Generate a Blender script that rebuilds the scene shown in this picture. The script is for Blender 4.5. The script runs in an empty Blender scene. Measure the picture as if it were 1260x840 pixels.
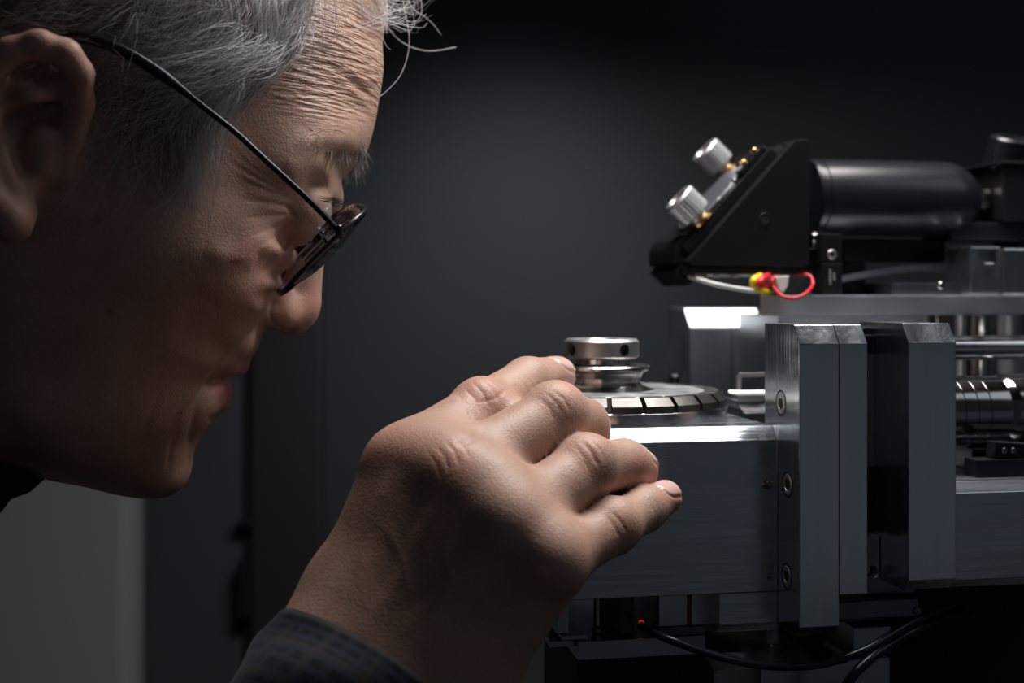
import bpy, bmesh, math, random
import numpy as np
from mathutils import Vector, Matrix

random.seed(7)
RNG = np.random.default_rng(7)
SC = bpy.context.scene
COL = SC.collection
PI = math.pi

# ------------------------------------------------------------------ camera
FPX, CX, HY = 1500.0, 630.0, 365.0        # focal length in pixels of the 1260x840 frame, principal column, horizon row
CAMY, CAMZ = -0.42, 1.35
cam = bpy.data.cameras.new('camera')
cam.sensor_width = 36.0
cam.lens = 36.0 * FPX / 1260.0
cam.shift_y = (HY - 420.0) / 1260.0
cam.clip_start = 0.02
cam.dof.use_dof = True
cam.dof.focus_distance = 0.395
cam.dof.aperture_fstop = 9.0
camo = bpy.data.objects.new('camera', cam)
camo.location = (0, CAMY, CAMZ)
camo.rotation_euler = (PI / 2, 0, 0)
COL.objects.link(camo)
SC.camera = camo

# ------------------------------------------------------------------ world, lights, exposure
SC.view_settings.view_transform = 'Standard'
SC.view_settings.look = 'None'
SC.view_settings.gamma = 1.0
SC.view_settings.use_curve_mapping = False
SC.view_settings.exposure = 0.0

world = bpy.data.worlds.new('dim_room')
SC.world = world
world.use_nodes = True
world.node_tree.nodes['Background'].inputs[0].default_value = (0.9, 0.94, 1.05, 1)
world.node_tree.nodes['Background'].inputs[1].default_value = 0.023


def area_light(name, loc, target, sx, sy, power, color=(1, 1, 1), spread=None):
    l = bpy.data.lights.new(name, 'AREA')
    l.shape = 'RECTANGLE'
    l.size, l.size_y = sx, sy
    l.energy = power
    l.color = color
    if spread:
        l.spread = spread
    o = bpy.data.objects.new(name, l)
    o.location = loc
    o.rotation_euler = (Vector(target) - Vector(loc)).to_track_quat('-Z', 'Y').to_euler()
    COL.objects.link(o)
    return o


# the overhead softbox above the dial, a dimmer one far to the side, and the wash on the back wall
area_light('overhead_softbox', (0.140, 0.065, 1.70), (0.135, 0.065, 1.30), 0.17, 0.31, 2.6, (1.0, 0.985, 0.96), math.radians(150))
area_light('added_front_glow', (0.78, -0.95, 1.16), (0.15, 0.0, 1.28), 0.6, 0.36, 0.028, (0.68, 0.86, 1.0))  # added unseen bluish light for the metal front faces to reflect
area_light('side_softbox', (0.75, -0.25, 1.85), (0.0, 0.0, 1.32), 0.35, 0.35, 0.35, (0.86, 0.93, 1.0))
sp = bpy.data.lights.new('wall_wash', 'SPOT')
sp.energy = 2.5
sp.spot_size = math.radians(60)
sp.spot_blend = 1.0
sp.shadow_soft_size = 0.05
sp.color = (0.9, 0.95, 1.0)
spo = bpy.data.objects.new('wall_wash', sp)
spo.location = (0.02, 0.20, 1.55)
spo.rotation_euler = (Vector((-0.02, 0.62, 1.335)) - Vector(spo.location)).to_track_quat('-Z', 'Y').to_euler()
COL.objects.link(spo)

# ------------------------------------------------------------------ geometry of the view: pixels <-> places
YAW = math.radians(10.0)                   # the instrument stands turned by this much
CU, SU = math.cos(YAW), math.sin(YAW)
OX, OY = 0.0341, 0.045                     # the dial's axis, origin of the instrument frame


def P(px, py, y):
    """world point seen at a pixel, at depth y"""
    d = y - CAMY
    return Vector(((px - CX) * d / FPX, y, CAMZ - (py - HY) * d / FPX))


def project(co):
    d = co[:, 1] - CAMY
    return CX + co[:, 0] / d * FPX, HY - (co[:, 2] - CAMZ) / d * FPX


def MV(px, py, v):
    """instrument coordinates (u, v, z) of a pixel on the plane v = const"""
    rx, rz = (px - CX) / FPX, -(py - HY) / FPX
    k = (v + CU * (OY - CAMY) - SU * OX) / (CU - SU * rx)
    x, y = k * rx, CAMY + k
    return Vector((CU * (x - OX) + SU * (y - OY), v, CAMZ + k * rz))


def MU(px, py, u):
    """instrument coordinates of a pixel on the plane u = const"""
    rx, rz = (px - CX) / FPX, -(py - HY) / FPX
    k = (u + CU * OX + SU * (OY - CAMY)) / (CU * rx + SU)
    x, y = k * rx, CAMY + k
    return Vector((u, -SU * (x - OX) + CU * (y - OY), CAMZ + k * rz))


def U(px, v):
    return MV(px, 400, v).x


def Z(px, py, v):
    return MV(px, py, v).z


def mworld(p):
    return Vector((OX + CU * p[0] - SU * p[1], OY + SU * p[0] + CU * p[1], p[2]))


# ------------------------------------------------------------------ materials
MATS = {}


def mat(name, color, rough=0.5, metal=0.0, spec=0.5, noise=0.0, nscale=200.0, bump=0.0, bscale=400.0, stretch=None,
        rvar=0.0, aniso=0.0, emit=None, estr=0.0, coat=0.0):
    if name in MATS:
        return MATS[name]
    m = bpy.data.materials.new(name)
    m.use_nodes = True
    nt = m.node_tree
    b = nt.nodes['Principled BSDF']
    b.inputs['Base Color'].default_value = (*color, 1)
    b.inputs['Roughness'].default_value = rough
    b.inputs['Metallic'].default_value = metal
    b.inputs['Specular IOR Level'].default_value = spec
    b.inputs['Anisotropic'].default_value = aniso
    b.inputs['Coat Weight'].default_value = coat
    if emit:
        b.inputs['Emission Color'].default_value = (*emit, 1)
        b.inputs['Emission Strength'].default_value = estr
    if noise or bump or rvar:
        tc = nt.nodes.new('ShaderNodeTexCoord')
        mp = nt.nodes.new('ShaderNodeMapping')
        if stretch:
            mp.inputs['Scale'].default_value = stretch
        nt.links.new(tc.outputs['Object'], mp.inputs['Vector'])
        n = nt.nodes.new('ShaderNodeTexNoise')
        n.inputs['Scale'].default_value = nscale
        n.inputs['Detail'].default_value = 6
        nt.links.new(mp.outputs[0], n.inputs['Vector'])
        if noise:
            mx = nt.nodes.new('ShaderNodeMix')
            mx.data_type = 'RGBA'
            mx.inputs[6].default_value = (*[c * (1 - noise) for c in color], 1)
            mx.inputs[7].default_value = (*[min(1, c * (1 + noise)) for c in color], 1)
            nt.links.new(n.outputs['Fac'], mx.inputs[0])
            nt.links.new(mx.outputs[2], b.inputs['Base Color'])
        if rvar:
            mr = nt.nodes.new('ShaderNodeMapRange')
            mr.inputs[3].default_value = max(0.02, rough - rvar)
            mr.inputs[4].default_value = rough + rvar
            mr.inputs[1].default_value = 0.3
            mr.inputs[2].default_value = 0.7
            nt.links.new(n.outputs['Fac'], mr.inputs[0])
            nt.links.new(mr.outputs[0], b.inputs['Roughness'])
        if bump:
            n2 = nt.nodes.new('ShaderNodeTexNoise')
            n2.inputs['Scale'].default_value = bscale
            n2.inputs['Detail'].default_value = 4
            nt.links.new(mp.outputs[0], n2.inputs['Vector'])
            bp = nt.nodes.new('ShaderNodeBump')
            bp.inputs['Strength'].default_value = bump
            bp.inputs['Distance'].default_value = 0.0004
            nt.links.new(n2.outputs['Fac'], bp.inputs['Height'])
            nt.links.new(bp.outputs[0], b.inputs['Normal'])
    MATS[name] = m
    return m


ALU = mat('milled_aluminium', (0.60, 0.64, 0.69), 0.20, 1.0, noise=0.12, nscale=220, rvar=0.04, bump=0.25, bscale=700, stretch=(1, 1, 0.03))
ALUB = mat('brushed_aluminium_block', (0.50, 0.54, 0.60), 0.26, 1.0, noise=0.22, nscale=160, rvar=0.08, bump=0.18, bscale=600, stretch=(0.06, 1, 1))
ALUP = mat('polished_aluminium', (0.72, 0.74, 0.77), 0.18, 1.0, noise=0.12, nscale=80, rvar=0.08)
ALUS = mat('satin_aluminium', (0.54, 0.56, 0.59), 0.42, 1.0, noise=0.1, nscale=60, rvar=0.06)
STEEL = mat('turned_steel', (0.58, 0.57, 0.56), 0.42, 1.0, noise=0.06, nscale=150, rvar=0.06, bump=0.05, bscale=900)
POLST = mat('polished_steel', (0.60, 0.585, 0.58), 0.20, 1.0, noise=0.1, nscale=150, rvar=0.05)
CHROME = mat('chrome', (0.34, 0.33, 0.32), 0.16, 1.0, noise=0.1, nscale=40, rvar=0.06)
GREYSTEEL = mat('ground_steel_segment', (0.115, 0.108, 0.104), 0.42, 1.0, noise=0.25, nscale=90, rvar=0.1, bump=0.08, bscale=600)
BLACKA = mat('black_anodised', (0.006, 0.006, 0.007), 0.45, 0.0, 0.28, bump=0.05, bscale=1500)
BLACKG = mat('black_gloss', (0.010, 0.010, 0.012), 0.25, 0.0, 0.6)
BLACKM = mat('black_matt', (0.012, 0.012, 0.013), 0.6, 0.0, 0.4)
RUBBER = mat('black_cable_sheath', (0.012, 0.013, 0.017), 0.32, 0.0, 0.5)
BRASS = mat('brass', (0.75, 0.45, 0.17), 0.25, 1.0)
REDW = mat('red_insulation', (0.62, 0.015, 0.03), 0.35)
YELW = mat('yellow_insulation', (0.80, 0.60, 0.02), 0.4)
WHITEP = mat('white_plastic', (0.75, 0.75, 0.72), 0.4)
GREYC = mat('grey_cable', (0.35, 0.36, 0.38), 0.4)
MIRROR = mat('mirror_glass', (0.34, 0.35, 0.38), 0.45, 1.0)
DARKALU = mat('dark_grey_metal', (0.16, 0.165, 0.18), 0.35, 1.0, noise=0.2, nscale=60, rvar=0.08)
PRINT = mat('white_print', (0.5, 0.5, 0.5), 0.6)


# ------------------------------------------------------------------ mesh helpers
class MB:
    """collects shapes in one bmesh"""

    def __init__(self):
        self.bm = bmesh.new()

    def poly_prism(self, pts_a, pts_b, bev=0.0, seg=2):
        """a closed prism between two matching polygons"""
        t = bmesh.new()
        va = [t.verts.new(p) for p in pts_a]
        vb = [t.verts.new(p) for p in pts_b]
        n = len(va)
        t.faces.new(va[::-1])
        t.faces.new(vb)
        for i in range(n):
            j = (i + 1) % n
            t.faces.new((va[i], va[j], vb[j], vb[i]))
        bmesh.ops.recalc_face_normals(t, faces=t.faces)
        if bev:
            bmesh.ops.bevel(t, geom=list(t.edges), offset=bev, segments=seg, profile=0.6, affect='EDGES', clamp_overlap=True)
        self._merge(t)
        return self

    def _merge(self, t, smooth=False):
        me = bpy.data.meshes.new('tmp')
        if smooth:
            for f in t.faces:
                f.smooth = True
        t.to_mesh(me)
        t.free()
        self.bm.from_mesh(me)
        bpy.data.meshes.remove(me)

    def prism_u(self, prof, u0, u1, bev=0.00025):
        """profile of (v, z) pairs swept along u"""
        return self.poly_prism([(u0, v, z) for v, z in prof], [(u1, v, z) for v, z in prof], bev)

    def prism_v(self, prof, v0, v1, bev=0.00025):
        return self.poly_prism([(u, v0, z) for u, z in prof], [(u, v1, z) for u, z in prof], bev)

    def prism_z(self, prof, z0, z1, bev=0.00025):
        return self.poly_prism([(u, v, z0) for u, v in prof], [(u, v, z1) for u, v in prof], bev)

    def box(self, u0, u1, v0, v1, z0, z1, bev=0.0003):
        return self.prism_u([(v0, z0), (v1, z0), (v1, z1), (v0, z1)], u0, u1, bev)

    def lathe(self, c, axis, prof, seg=48, a0=0.0, a1=2 * PI, smooth=True):
        """profile of (radius, height along axis) turned about the axis through c"""
        t = bmesh.new()
        ax = Vector(axis).normalized()
        x = ax.orthogonal().normalized()
        y = ax.cross(x)
        c = Vector(c)
        full = abs(a1 - a0 - 2 * PI) < 1e-6
        n = seg if full else seg + 1
        rings = []
        for r, h in prof:
            if r < 1e-7:
                rings.append([t.verts.new(c + ax * h)])
            else:
                rings.append([t.verts.new(c + ax * h + (x * math.cos(a0 + (a1 - a0) * i / seg) + y * math.sin(a0 + (a1 - a0) * i / seg)) * r) for i in range(n)])
        for a, b in zip(rings[:-1], rings[1:]):
            for i in range(seg):
                j = (i + 1) % n
                if len(a) == 1 and len(b) == 1:
                    continue
                if len(a) == 1:
                    t.faces.new((a[0], b[j], b[i]))
                elif len(b) == 1:
                    t.faces.new((a[i], a[j], b[0]))
                else:
                    t.faces.new((a[i], a[j], b[j], b[i]))
        bmesh.ops.recalc_face_normals(t, faces=t.faces)
        # sharp corners stay sharp: split by angle
        if smooth:
            sharp = [e for e in t.edges if len(e.link_faces) == 2 and e.calc_face_angle(0) > math.radians(28)]
            bmesh.ops.split_edges(t, edges=sharp)
        self._merge(t, smooth)
        return self

    def cyl(self, p0, p1, r, bev=0.0003, seg=32, r1=None):
        p0, p1 = Vector(p0), Vector(p1)
        h = (p1 - p0).length
        r1 = r if r1 is None else r1
        b = min(bev, r * 0.4, h * 0.4)
        return self.lathe(p0, p1 - p0, [(0, 0), (r - b, 0), (r, b), (r1, h - b), (r1 - b, h), (0, h)], seg)

    def tube(self, pts, r, seg=10, cap=True):
        """a round tube along a smooth path; r may be a list"""
        pts = [Vector(p) for p in pts]
        n = len(pts)
        rs = r if isinstance(r, (list, tuple)) else [r] * n
        t = bmesh.new()
        prev = None
        rings = []
        for i, p in enumerate(pts):
            d = (pts[min(i + 1, n - 1)] - pts[max(i - 1, 0)]).normalized()
            if prev is None:
                x = d.orthogonal().normalized()
            else:
                x = (prev - d * prev.dot(d)).normalized()
            prev = x
            y = d.cross(x)
            rings.append([t.verts.new(p + (x * math.cos(2 * PI * k / seg) + y * math.sin(2 * PI * k / seg)) * rs[i]) for k in range(seg)])
        for a, b in zip(rings[:-1], rings[1:]):
            for k in range(seg):
                j = (k + 1) % seg
                t.faces.new((a[k], a[j], b[j], b[k]))
        if cap:
            t.faces.new(rings[0][::-1])
            t.faces.new(rings[-1])
        bmesh.ops.recalc_face_normals(t, faces=t.faces)
        self._merge(t, True)
        return self

    def mesh(self, name):
        me = bpy.data.meshes.new(name)
        self.bm.to_mesh(me)
        self.bm.free()
        return me


def spline(pts, n=8):
    """Catmull-Rom through the points"""
    pts = [Vector(p) for p in pts]
    q = [pts[0] * 2 - pts[1]] + pts + [pts[-1] * 2 - pts[-2]]
    out = []
    for i in range(1, len(q) - 2):
        for k in range(n):
            s = k / n
            a, b, c, d = q[i - 1], q[i], q[i + 1], q[i + 2]
            out.append(0.5 * ((2 * b) + (c - a) * s + (2 * a - 5 * b + 4 * c - d) * s * s + (3 * b - a - 3 * c + d) * s ** 3))
    out.append(pts[-1])
    return out


def tag(o, label=None, cat=None, group=None, kind=None):
    if label:
        o['label'] = label
    if cat:
        o['category'] = cat
    if group:
        o['group'] = group
    if kind:
        o['kind'] = kind
    return o


class Thing:
    """an Empty at the thing's base; parts are given in instrument coordinates"""

    def __init__(self, name, label, cat, base, group=None, world=False):
        self.base = Vector(base)
        self.world = world
        o = bpy.data.objects.new(name, None)
        o.empty_display_size = 0.01
        COL.objects.link(o)
        if world:
            o.location = self.base
        else:
            o.location = mworld(self.base)
            o.rotation_euler = (0, 0, YAW)
        self.o = tag(o, label, cat, group)

    def part(self, name, mb, material, parent=None, label=None, kind=None):
        me = mb.mesh(name) if isinstance(mb, MB) else mb
        me.transform(Matrix.Translation(-self.base))
        me.materials.append(material)
        o = bpy.data.objects.new(name, me)
        COL.objects.link(o)
        o.parent = parent or self.o
        if label:
            o['label'] = label
        if kind:
            o['kind'] = kind
        return o

    def copy_part(self, src, delta_matrix, parent=None):
        o = src.copy()
        COL.objects.link(o)
        o.parent = parent or src.parent
        o.matrix_local = delta_matrix
        return o


def cut(o, cutters):
    """real recesses: subtract cutter meshes (same local frame) from an object"""
    co = []
    for me in cutters:
        c = bpy.data.objects.new('cutter', me)
        COL.objects.link(c)
        c.parent = o.parent
        co.append(c)
        m = o.modifiers.new('cut', 'BOOLEAN')
        m.object = c
        m.solver = 'EXACT'
        m.operation = 'DIFFERENCE'
    bpy.context.view_layer.update()
    dg = bpy.context.evaluated_depsgraph_get()
    me = bpy.data.meshes.new_from_object(o.evaluated_get(dg))
    o.modifiers.clear()
    o.data = me
    for c in co:
        bpy.data.objects.remove(c)
    return o
# ------------------------------------------------------------------ the room
def room_box(name, x0, x1, y0, y1, z0, z1, m, bev=0.0, parent=None):
    mb = MB()
    mb.box(x0, x1, y0, y1, z0, z1, bev)
    me = mb.mesh(name)
    me.materials.append(m)
    o = bpy.data.objects.new(name, me)
    COL.objects.link(o)
    if parent:
        o.parent = parent
    else:
        o['kind'] = 'structure'
    return o


WALLM = mat('charcoal_painted_panel', (0.030, 0.031, 0.034), 0.55, 0, 0.35, bump=0.1, bscale=700, noise=0.08, nscale=6)
DOORM = mat('charcoal_door', (0.055, 0.056, 0.062), 0.5, 0, 0.4)
PILLARM = mat('black_post', (0.022, 0.022, 0.024), 0.5, 0, 0.4)
GREYP = mat('grey_panel', (0.30, 0.305, 0.315), 0.45, 0, 0.4)
FLOORM = mat('dark_vinyl_floor', (0.06, 0.06, 0.065), 0.5, noise=0.2, nscale=20)
CEILM = mat('dark_ceiling', (0.05, 0.05, 0.055), 0.8)
YB = 0.62
xe = lambda px, y=YB: (px - CX) * (y - CAMY) / FPX
room_box('floor', -2.2, 2.2, -2.0, 1.2, -0.05, 0.0, FLOORM)
room_box('ceiling', -2.2, 2.2, -2.0, 1.2, 2.7, 2.75, CEILM)
room_box('wall_back', xe(400), 2.2, YB, YB + 0.04, 0.0, 2.7, WALLM)
room_box('trim_1', xe(312), xe(400), YB - 0.012, YB + 0.04, 0.0, 2.7, PILLARM, 0.004)
room_box('trim_2', xe(299), xe(312), YB - 0.004, YB + 0.03, 0.0, 2.7, mat('black_seal', (0.02, 0.02, 0.022), 0.4), 0.003)
d1 = room_box('door_1', xe(150), xe(299), YB, YB + 0.04, 0.0, 2.7, DOORM, 0.004)
mb = MB()
a = P(304, 690, YB - 0.004)
mb.box(a.x - 0.005, a.x + 0.008, YB - 0.02, YB - 0.004, a.z - 0.045, a.z + 0.003, 0.002)
me = mb.mesh('door_latch')
me.materials.append(BLACKG)
o = bpy.data.objects.new('door_latch', me)
COL.objects.link(o)
o.parent = d1
mb = MB()
a = P(304, 640, YB - 0.004)
mb.box(a.x - 0.006, a.x + 0.008, YB - 0.016, YB - 0.004, a.z - 0.004, a.z + 0.003, 0.001)
me = mb.mesh('hinge')
me.materials.append(DARKALU)
o = bpy.data.objects.new('hinge', me)
COL.objects.link(o)
o.parent = d1
room_box('wall_left', -2.2, (164 - CX) * (YB - 0.05 - CAMY) / FPX, YB - 0.05, YB - 0.01, 0.0, 2.7, GREYP, 0.012)
# ------------------------------------------------------------------ the instrument
BENCH = 1.09
GREYALU = mat('grey_milled_aluminium', (0.40, 0.41, 0.43), 0.32, 1.0, noise=0.2, nscale=60, rvar=0.08)
# bench (below the picture)
bt = Thing('work_bench', 'black steel work bench carrying the precision instrument', 'bench', mworld((0.17, 0.10, 0)), world=True)
mb = MB(); bx, by = bt.base.x, bt.base.y
mb.box(bx - 0.20, bx + 0.55, by - 0.16, by + 0.40, BENCH - 0.04, BENCH, 0.003)
bt.part('bench_top', mb, BLACKM)
for dx, dy in ((-0.17, -0.13), (0.52, -0.13), (-0.17, 0.37), (0.52, 0.37)):
    mb = MB(); mb.box(bx + dx - 0.02, bx + dx + 0.02, by + dy - 0.02, by + dy + 0.02, 0.0, BENCH - 0.04, 0.002)
    bt.part('leg', mb, BLACKM)

VF = -0.058                                     # front of the stage block
VP = -0.076                                     # front of the clamp plates
uA0, uA1 = U(983.5, VP), U(1032.5, VP)
uA2 = U(1068, VP)
uC0, uC1 = U(1118, VP), U(1176.5, VP)


def hex_screw(t, c, n, r, host=None, material=None):
    """countersunk socket screw: rim, head and a six-sided dark socket"""
    n = Vector(n).normalized()
    c = Vector(c)
    mb = MB()
    mb.lathe(c, n, [(r * 0.52, -0.0002), (r * 0.58, 0.0002), (r * 0.9, 0.0002), (r, -0.0001), (r, -0.0018), (0, -0.0018)], 28)
    s = t.part('screw', mb, material or STEEL, host)
    mb = MB()
    mb.lathe(c, n, [(r * 1.22, 0.00005), (r * 1.06, 0.00005), (r * 1.0, -0.0004)], 28)
    t.part('countersink', mb, BLACKM, s)
    mb = MB()
    mb.lathe(c, n, [(r * 0.53, 0.00012), (0, 0.00005)], 6, smooth=False)
    t.part('hex_socket', mb, BLACKM, s)
    return s


# --- stage block
zt = Z(840, 525, VF + 0.0055)
zf = Z(840, 544, VF)
zb = Z(800, 734, VF)
uL = U(602, VF)
u885, u957 = U(885, VF), uA0 - 0.00005
t = Thing('stage_block', 'wide brushed aluminium block directly beneath the slotted dial', 'machine block', (0.02, -0.02, zb))
mb = MB(); mb.prism_u([(VF, zb), (0.055, zb), (0.055, zt), (VF + (zt - zf), zt), (VF, zf)], uL, u957, 0.0003)
t.part('body', mb, ALUB)
zb2 = Z(920, 767, VF)
mb = MB(); mb.prism_u([(VF, zb2), (VF + 0.004, zb2 - 0.0035), (0.0, zb2 - 0.0035), (0.0, zb - 0.00005), (VF, zb - 0.00005)], u885, u957, 0.0003)
t.part('lower_lip', mb, ALUB)
c = MV(944, 596, VF)
mb = MB(); mb.cyl(c + Vector((0, 0.0008, 0)), c - Vector((0, 0.0004, 0)), 0.0016)
t.part('dowel_pin', mb, CHROME)
c = MV(946, 710, VF)
mb = MB(); mb.cyl(c + Vector((0, 0.0008, 0)), c - Vector((0, 0.0002, 0)), 0.0008)
t.part('dowel_pin', mb, CHROME)
STAGE = t

# --- clamp plates
CH = 0.0062


def plate(name, label, u0, u1, v0, v1, ztop, zbot, ch=CH, chb=0.004, m=ALU, group='chamfered aluminium plates'):
    t = Thing(name, label, 'metal plate', ((u0 + u1) / 2, (v0 + v1) / 2, zbot), group)
    mb = MB()
    mb.prism_u([(v0, zbot), (v0 + chb, zbot - chb), (v1, zbot - chb), (v1, ztop), (v0 + ch * 0.72, ztop), (v0, ztop - ch)], u0, u1, 0.00022)
    t.part('plate_body', mb, m)
    return t


zpt = Z(1010, 423, VP) + CH
tA = plate('clamp_plate', 'tall chamfered aluminium plate screwed to the stage block, with socket screws down its side', uA0, uA1, VP, -0.046, zpt, Z(1005, 771, VP))
for px, py in ((961, 496), (969, 596), (968, 709)):
    c = MU(px, py, uA0)
    hex_screw(tA, c, (-1, 0, 0), 0.0037)
plate('clamp_plate', 'narrower chamfered aluminium plate pressed against the screwed plate', uA1 + 0.0003, uA2, VP + 0.0004, -0.044, zpt, Z(1050, 731, VP))
zct = Z(1147, 421, VP) + CH
plate('clamp_plate', 'chamfered aluminium plate standing alone beside the black slide gap', uC0, uC1, VP, -0.040, zct, Z(1147, 713, VP))

# --- black slide between the plates
vs = -0.052
t = Thing('linear_slide', 'black linear slide recessed in the gap between the chamfered plates', 'linear slide', ((uA2 + uC0) / 2, vs, Z(1090, 660, vs)))
us0, us1 = uA2 + 0.0002, uC0 - 0.0002
um = U(1105, vs)
mb = MB(); mb.box(us0, us1, vs + 0.006, vs + 0.03, Z(1090, 655, vs), Z(1090, 404, vs), 0.0004); t.part('rail_back', mb, BLACKM)
mb = MB(); mb.box(us0, um, vs, vs + 0.0058, Z(1090, 433, vs), Z(1090, 412, vs), 0.0004); t.part('end_cap', mb, BLACKA)
mb = MB(); mb.box(us0, um, vs + 0.0006, vs + 0.0058, Z(1090, 574, vs), Z(1090, 434.5, vs), 0.0004); t.part('carriage', mb, mat('dark_slide_metal', (0.075, 0.072, 0.070), 0.5, 0.0, noise=0.3, nscale=400, bump=0.15, bscale=900))
mb = MB(); mb.box(us0, um - 0.001, vs + 0.001, vs + 0.0058, Z(1090, 592, vs), Z(1090, 575.5, vs), 0.0004); t.part('end_cap', mb, BLACKA)
for px in (1073, 1079, 1086, 1095):
    c0, c1 = MV(px, 655, vs + 0.003), MV(px, 592.5, vs + 0.003)
    mb = MB(); mb.cyl((c0.x, vs + 0.003, c0.z), (c0.x, vs + 0.003, c1.z), 0.0010 if px != 1095 else 0.0022); t.part('guide_rod', mb, DARKALU)
mb = MB(); mb.box(um + 0.0003, us1, vs + 0.001, vs + 0.0058, Z(1090, 655, vs), Z(1090, 404, vs), 0.0003); t.part('cover_strip', mb, BLACKA)
mb = MB(); mb.box(U(1077, vs), U(1101, vs), vs, vs + 0.01, Z(1090, 409.5, vs), Z(1090, 402, vs), 0.0004); t.part('top_clip', mb, BLACKA)
SLIDEZ = Z(1090, 655, vs)

t = Thing('slide_foot', 'small silver foot block with two dark holes below the black slide', 'metal block', ((us0 + us1) / 2, vs, Z(1090, 712, vs)))
mb = MB(); mb.box(us0, us1, vs - 0.004, vs + 0.026, Z(1090, 711, vs - 0.004), SLIDEZ - 0.0001, 0.0004)
fo = t.part('foot_body', mb, mat('worn_aluminium', (0.42, 0.43, 0.45), 0.3, 1.0, noise=0.35, nscale=80, rvar=0.12))
cs = []
for px in (1073, 1113):
    m2 = MB(); c = MV(px, 704, vs - 0.004); m2.cyl(c + Vector((0, -0.004, 0)), c + Vector((0, 0.006, 0)), 0.0024)
    me = m2.mesh('c'); me.transform(Matrix.Translation(-t.base)); cs.append(me)
cut(fo, cs)
zfb = Z(1090, 711, vs - 0.004)
# ledge and dark block under the foot
t = Thing('support_ledge', 'dark steel ledge under the foot of the black slide', 'metal block', ((uA2 + uC1) / 2, -0.04, zfb - 0.02))
mb = MB(); mb.box(us0 - 0.004, uC1 - 0.001, -0.050, 0.03, Z(1090, 731, -0.05), zfb - 0.0002, 0.0004); t.part('ledge_plate', mb, DARKALU)
mb = MB(); mb.prism_u([(-0.056, Z(1090, 760, -.056)), (-0.05, Z(1090, 768, -.056)), (0.03, Z(1090, 768, -.056)), (0.03, Z(1090, 738, -.05)), (-0.056, Z(1090, 738, -.056))], us0 - 0.004, U(1130, -0.056), 0.0004); t.part('lower_bar', mb, DARKALU)
c = MV(1128, 751, -0.056)
mb = MB(); mb.cyl(c + Vector((0, 0.002, 0)), c + Vector((0, -0.001, 0)), 0.0014); t.part('bolt', mb, DARKALU)
mb = MB(); mb.box(us0 + 0.004, U(1100, -0.03), 0.014, 0.028, BENCH + 0.0, Z(1090, 768, -.056) - 0.0001, 0.0004); t.part('column', mb, BLACKM)

# --- block to the side
vr = -0.066
t = Thing('side_block', 'long brushed aluminium block with bright chamfer beyond the lone chamfered plate', 'machine block', (U(1230, vr), 0, Z(1220, 712, vr)), 'machine blocks')
z1, z0 = Z(1176, 607, vr), Z(1176, 714, vr)
c15 = 0.0036
mb = MB(); mb.prism_u([(vr, z0), (vr + 0.003, z0 - 0.003), (0.03, z0 - 0.003), (0.03, z1 + c15), (vr + c15, z1 + c15), (vr, z1)], uC1 + 0.0001, uC1 + 0.075, 0.00025)
t.part('body', mb, ALUB)
SBZ = z1 + c15
mb = MB(); mb.box(uC1 + 0.01, uC1 + 0.07, -0.03, 0.02, BENCH, z0 - 0.0031, 0.0005); t.part('pedestal', mb, BLACKM)

# --- rod, spindle and chromed thimble above the side block
vrod = -0.030
c = MV(1200, 428, vrod); rr = 0.0046
t = Thing('guide_shaft', 'polished round steel shaft running out from behind the lone plate', 'shaft', (c.x, vrod, c.z - rr))
mb = MB(); mb.cyl((uC1 - 0.02, vrod, c.z), (uC1 + 0.085, vrod, c.z), rr, 0.0006, 40); t.part('rod', mb, ALUP)
mb = MB(); mb.box(uC1 + 0.072, uC1 + 0.085, vrod - 0.008, vrod + 0.03, SBZ + 0.0001, c.z - rr - 0.0001, 0.0005); t.part('shaft_support', mb, DARKALU)
vth = -0.034
c = MV(1215, 505, vth); R = 0.0135
t = Thing('micrometer_thimble', 'dark chromed micrometer thimble with engraved rings below the steel shaft', 'micrometer', (c.x, vth, c.z - R))
ua, ub = uC1 + 0.0005, U(1222, vth)
prof = [(0, 0)]
L = ub - ua
prof += [(R * 0.98, 0)]
for i in range(6):
    h = L * (0.12 + 0.13 * i)
    prof += [(R * 0.98, h), (R * 0.955, h + 0.0002), (R * 0.955, h + 0.0006), (R * 0.98, h + 0.0008)]
prof += [(R * 0.98, L), (0, L)]
mb = MB(); mb.lathe((ua, vth, c.z), (1, 0, 0), prof, 56); th = t.part('graduated_sleeve', mb, CHROME)
for k in range(9):                                 # engraved graduation marks
    a = math.radians(200 + k * 9)
    p = Vector((ua + L * 0.35, vth + math.cos(a) * R * 0.985, c.z - math.sin(a + PI) * R * 0.985))
    n = Vector((0, math.cos(a), math.sin(a)))
    p = Vector((0, vth, c.z)) + n * R * 0.985
    mb = MB(); mb.tube([p + Vector((ua + L * 0.18, 0, 0)), p + Vector((ua + L * (0.5 if k % 2 else 0.36), 0, 0))], 0.0003, 6)
    t.part('graduation_mark', mb, BLACKM, th)
mb = MB(); mb.lathe((ub, vth, c.z), (1, 0, 0), [(0, 0), (R * 0.9, 0), (R * 1.0, 0.002), (R * 1.02, 0.004), (R * 1.02, 0.05), (R * 0.98, 0.052), (0, 0.052)], 56); t.part('barrel', mb, CHROME)
mb = MB(); mb.box(ub + 0.006, ub + 0.045, vth - R * 1.0, vth - R * 0.3, c.z - R * 0.95, c.z + R * 0.42, 0.001); t.part('flat_face', mb, mat('dark_chrome', (0.14, 0.14, 0.14), 0.25, 1.0, rvar=0.08, nscale=60))
mb = MB(); mb.box(ub - 0.012, ub + 0.05, vth - 0.006, vth + 0.01, SBZ + 0.0001, c.z - R * 0.97, 0.0005); t.part('saddle', mb, CHROME)
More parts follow.
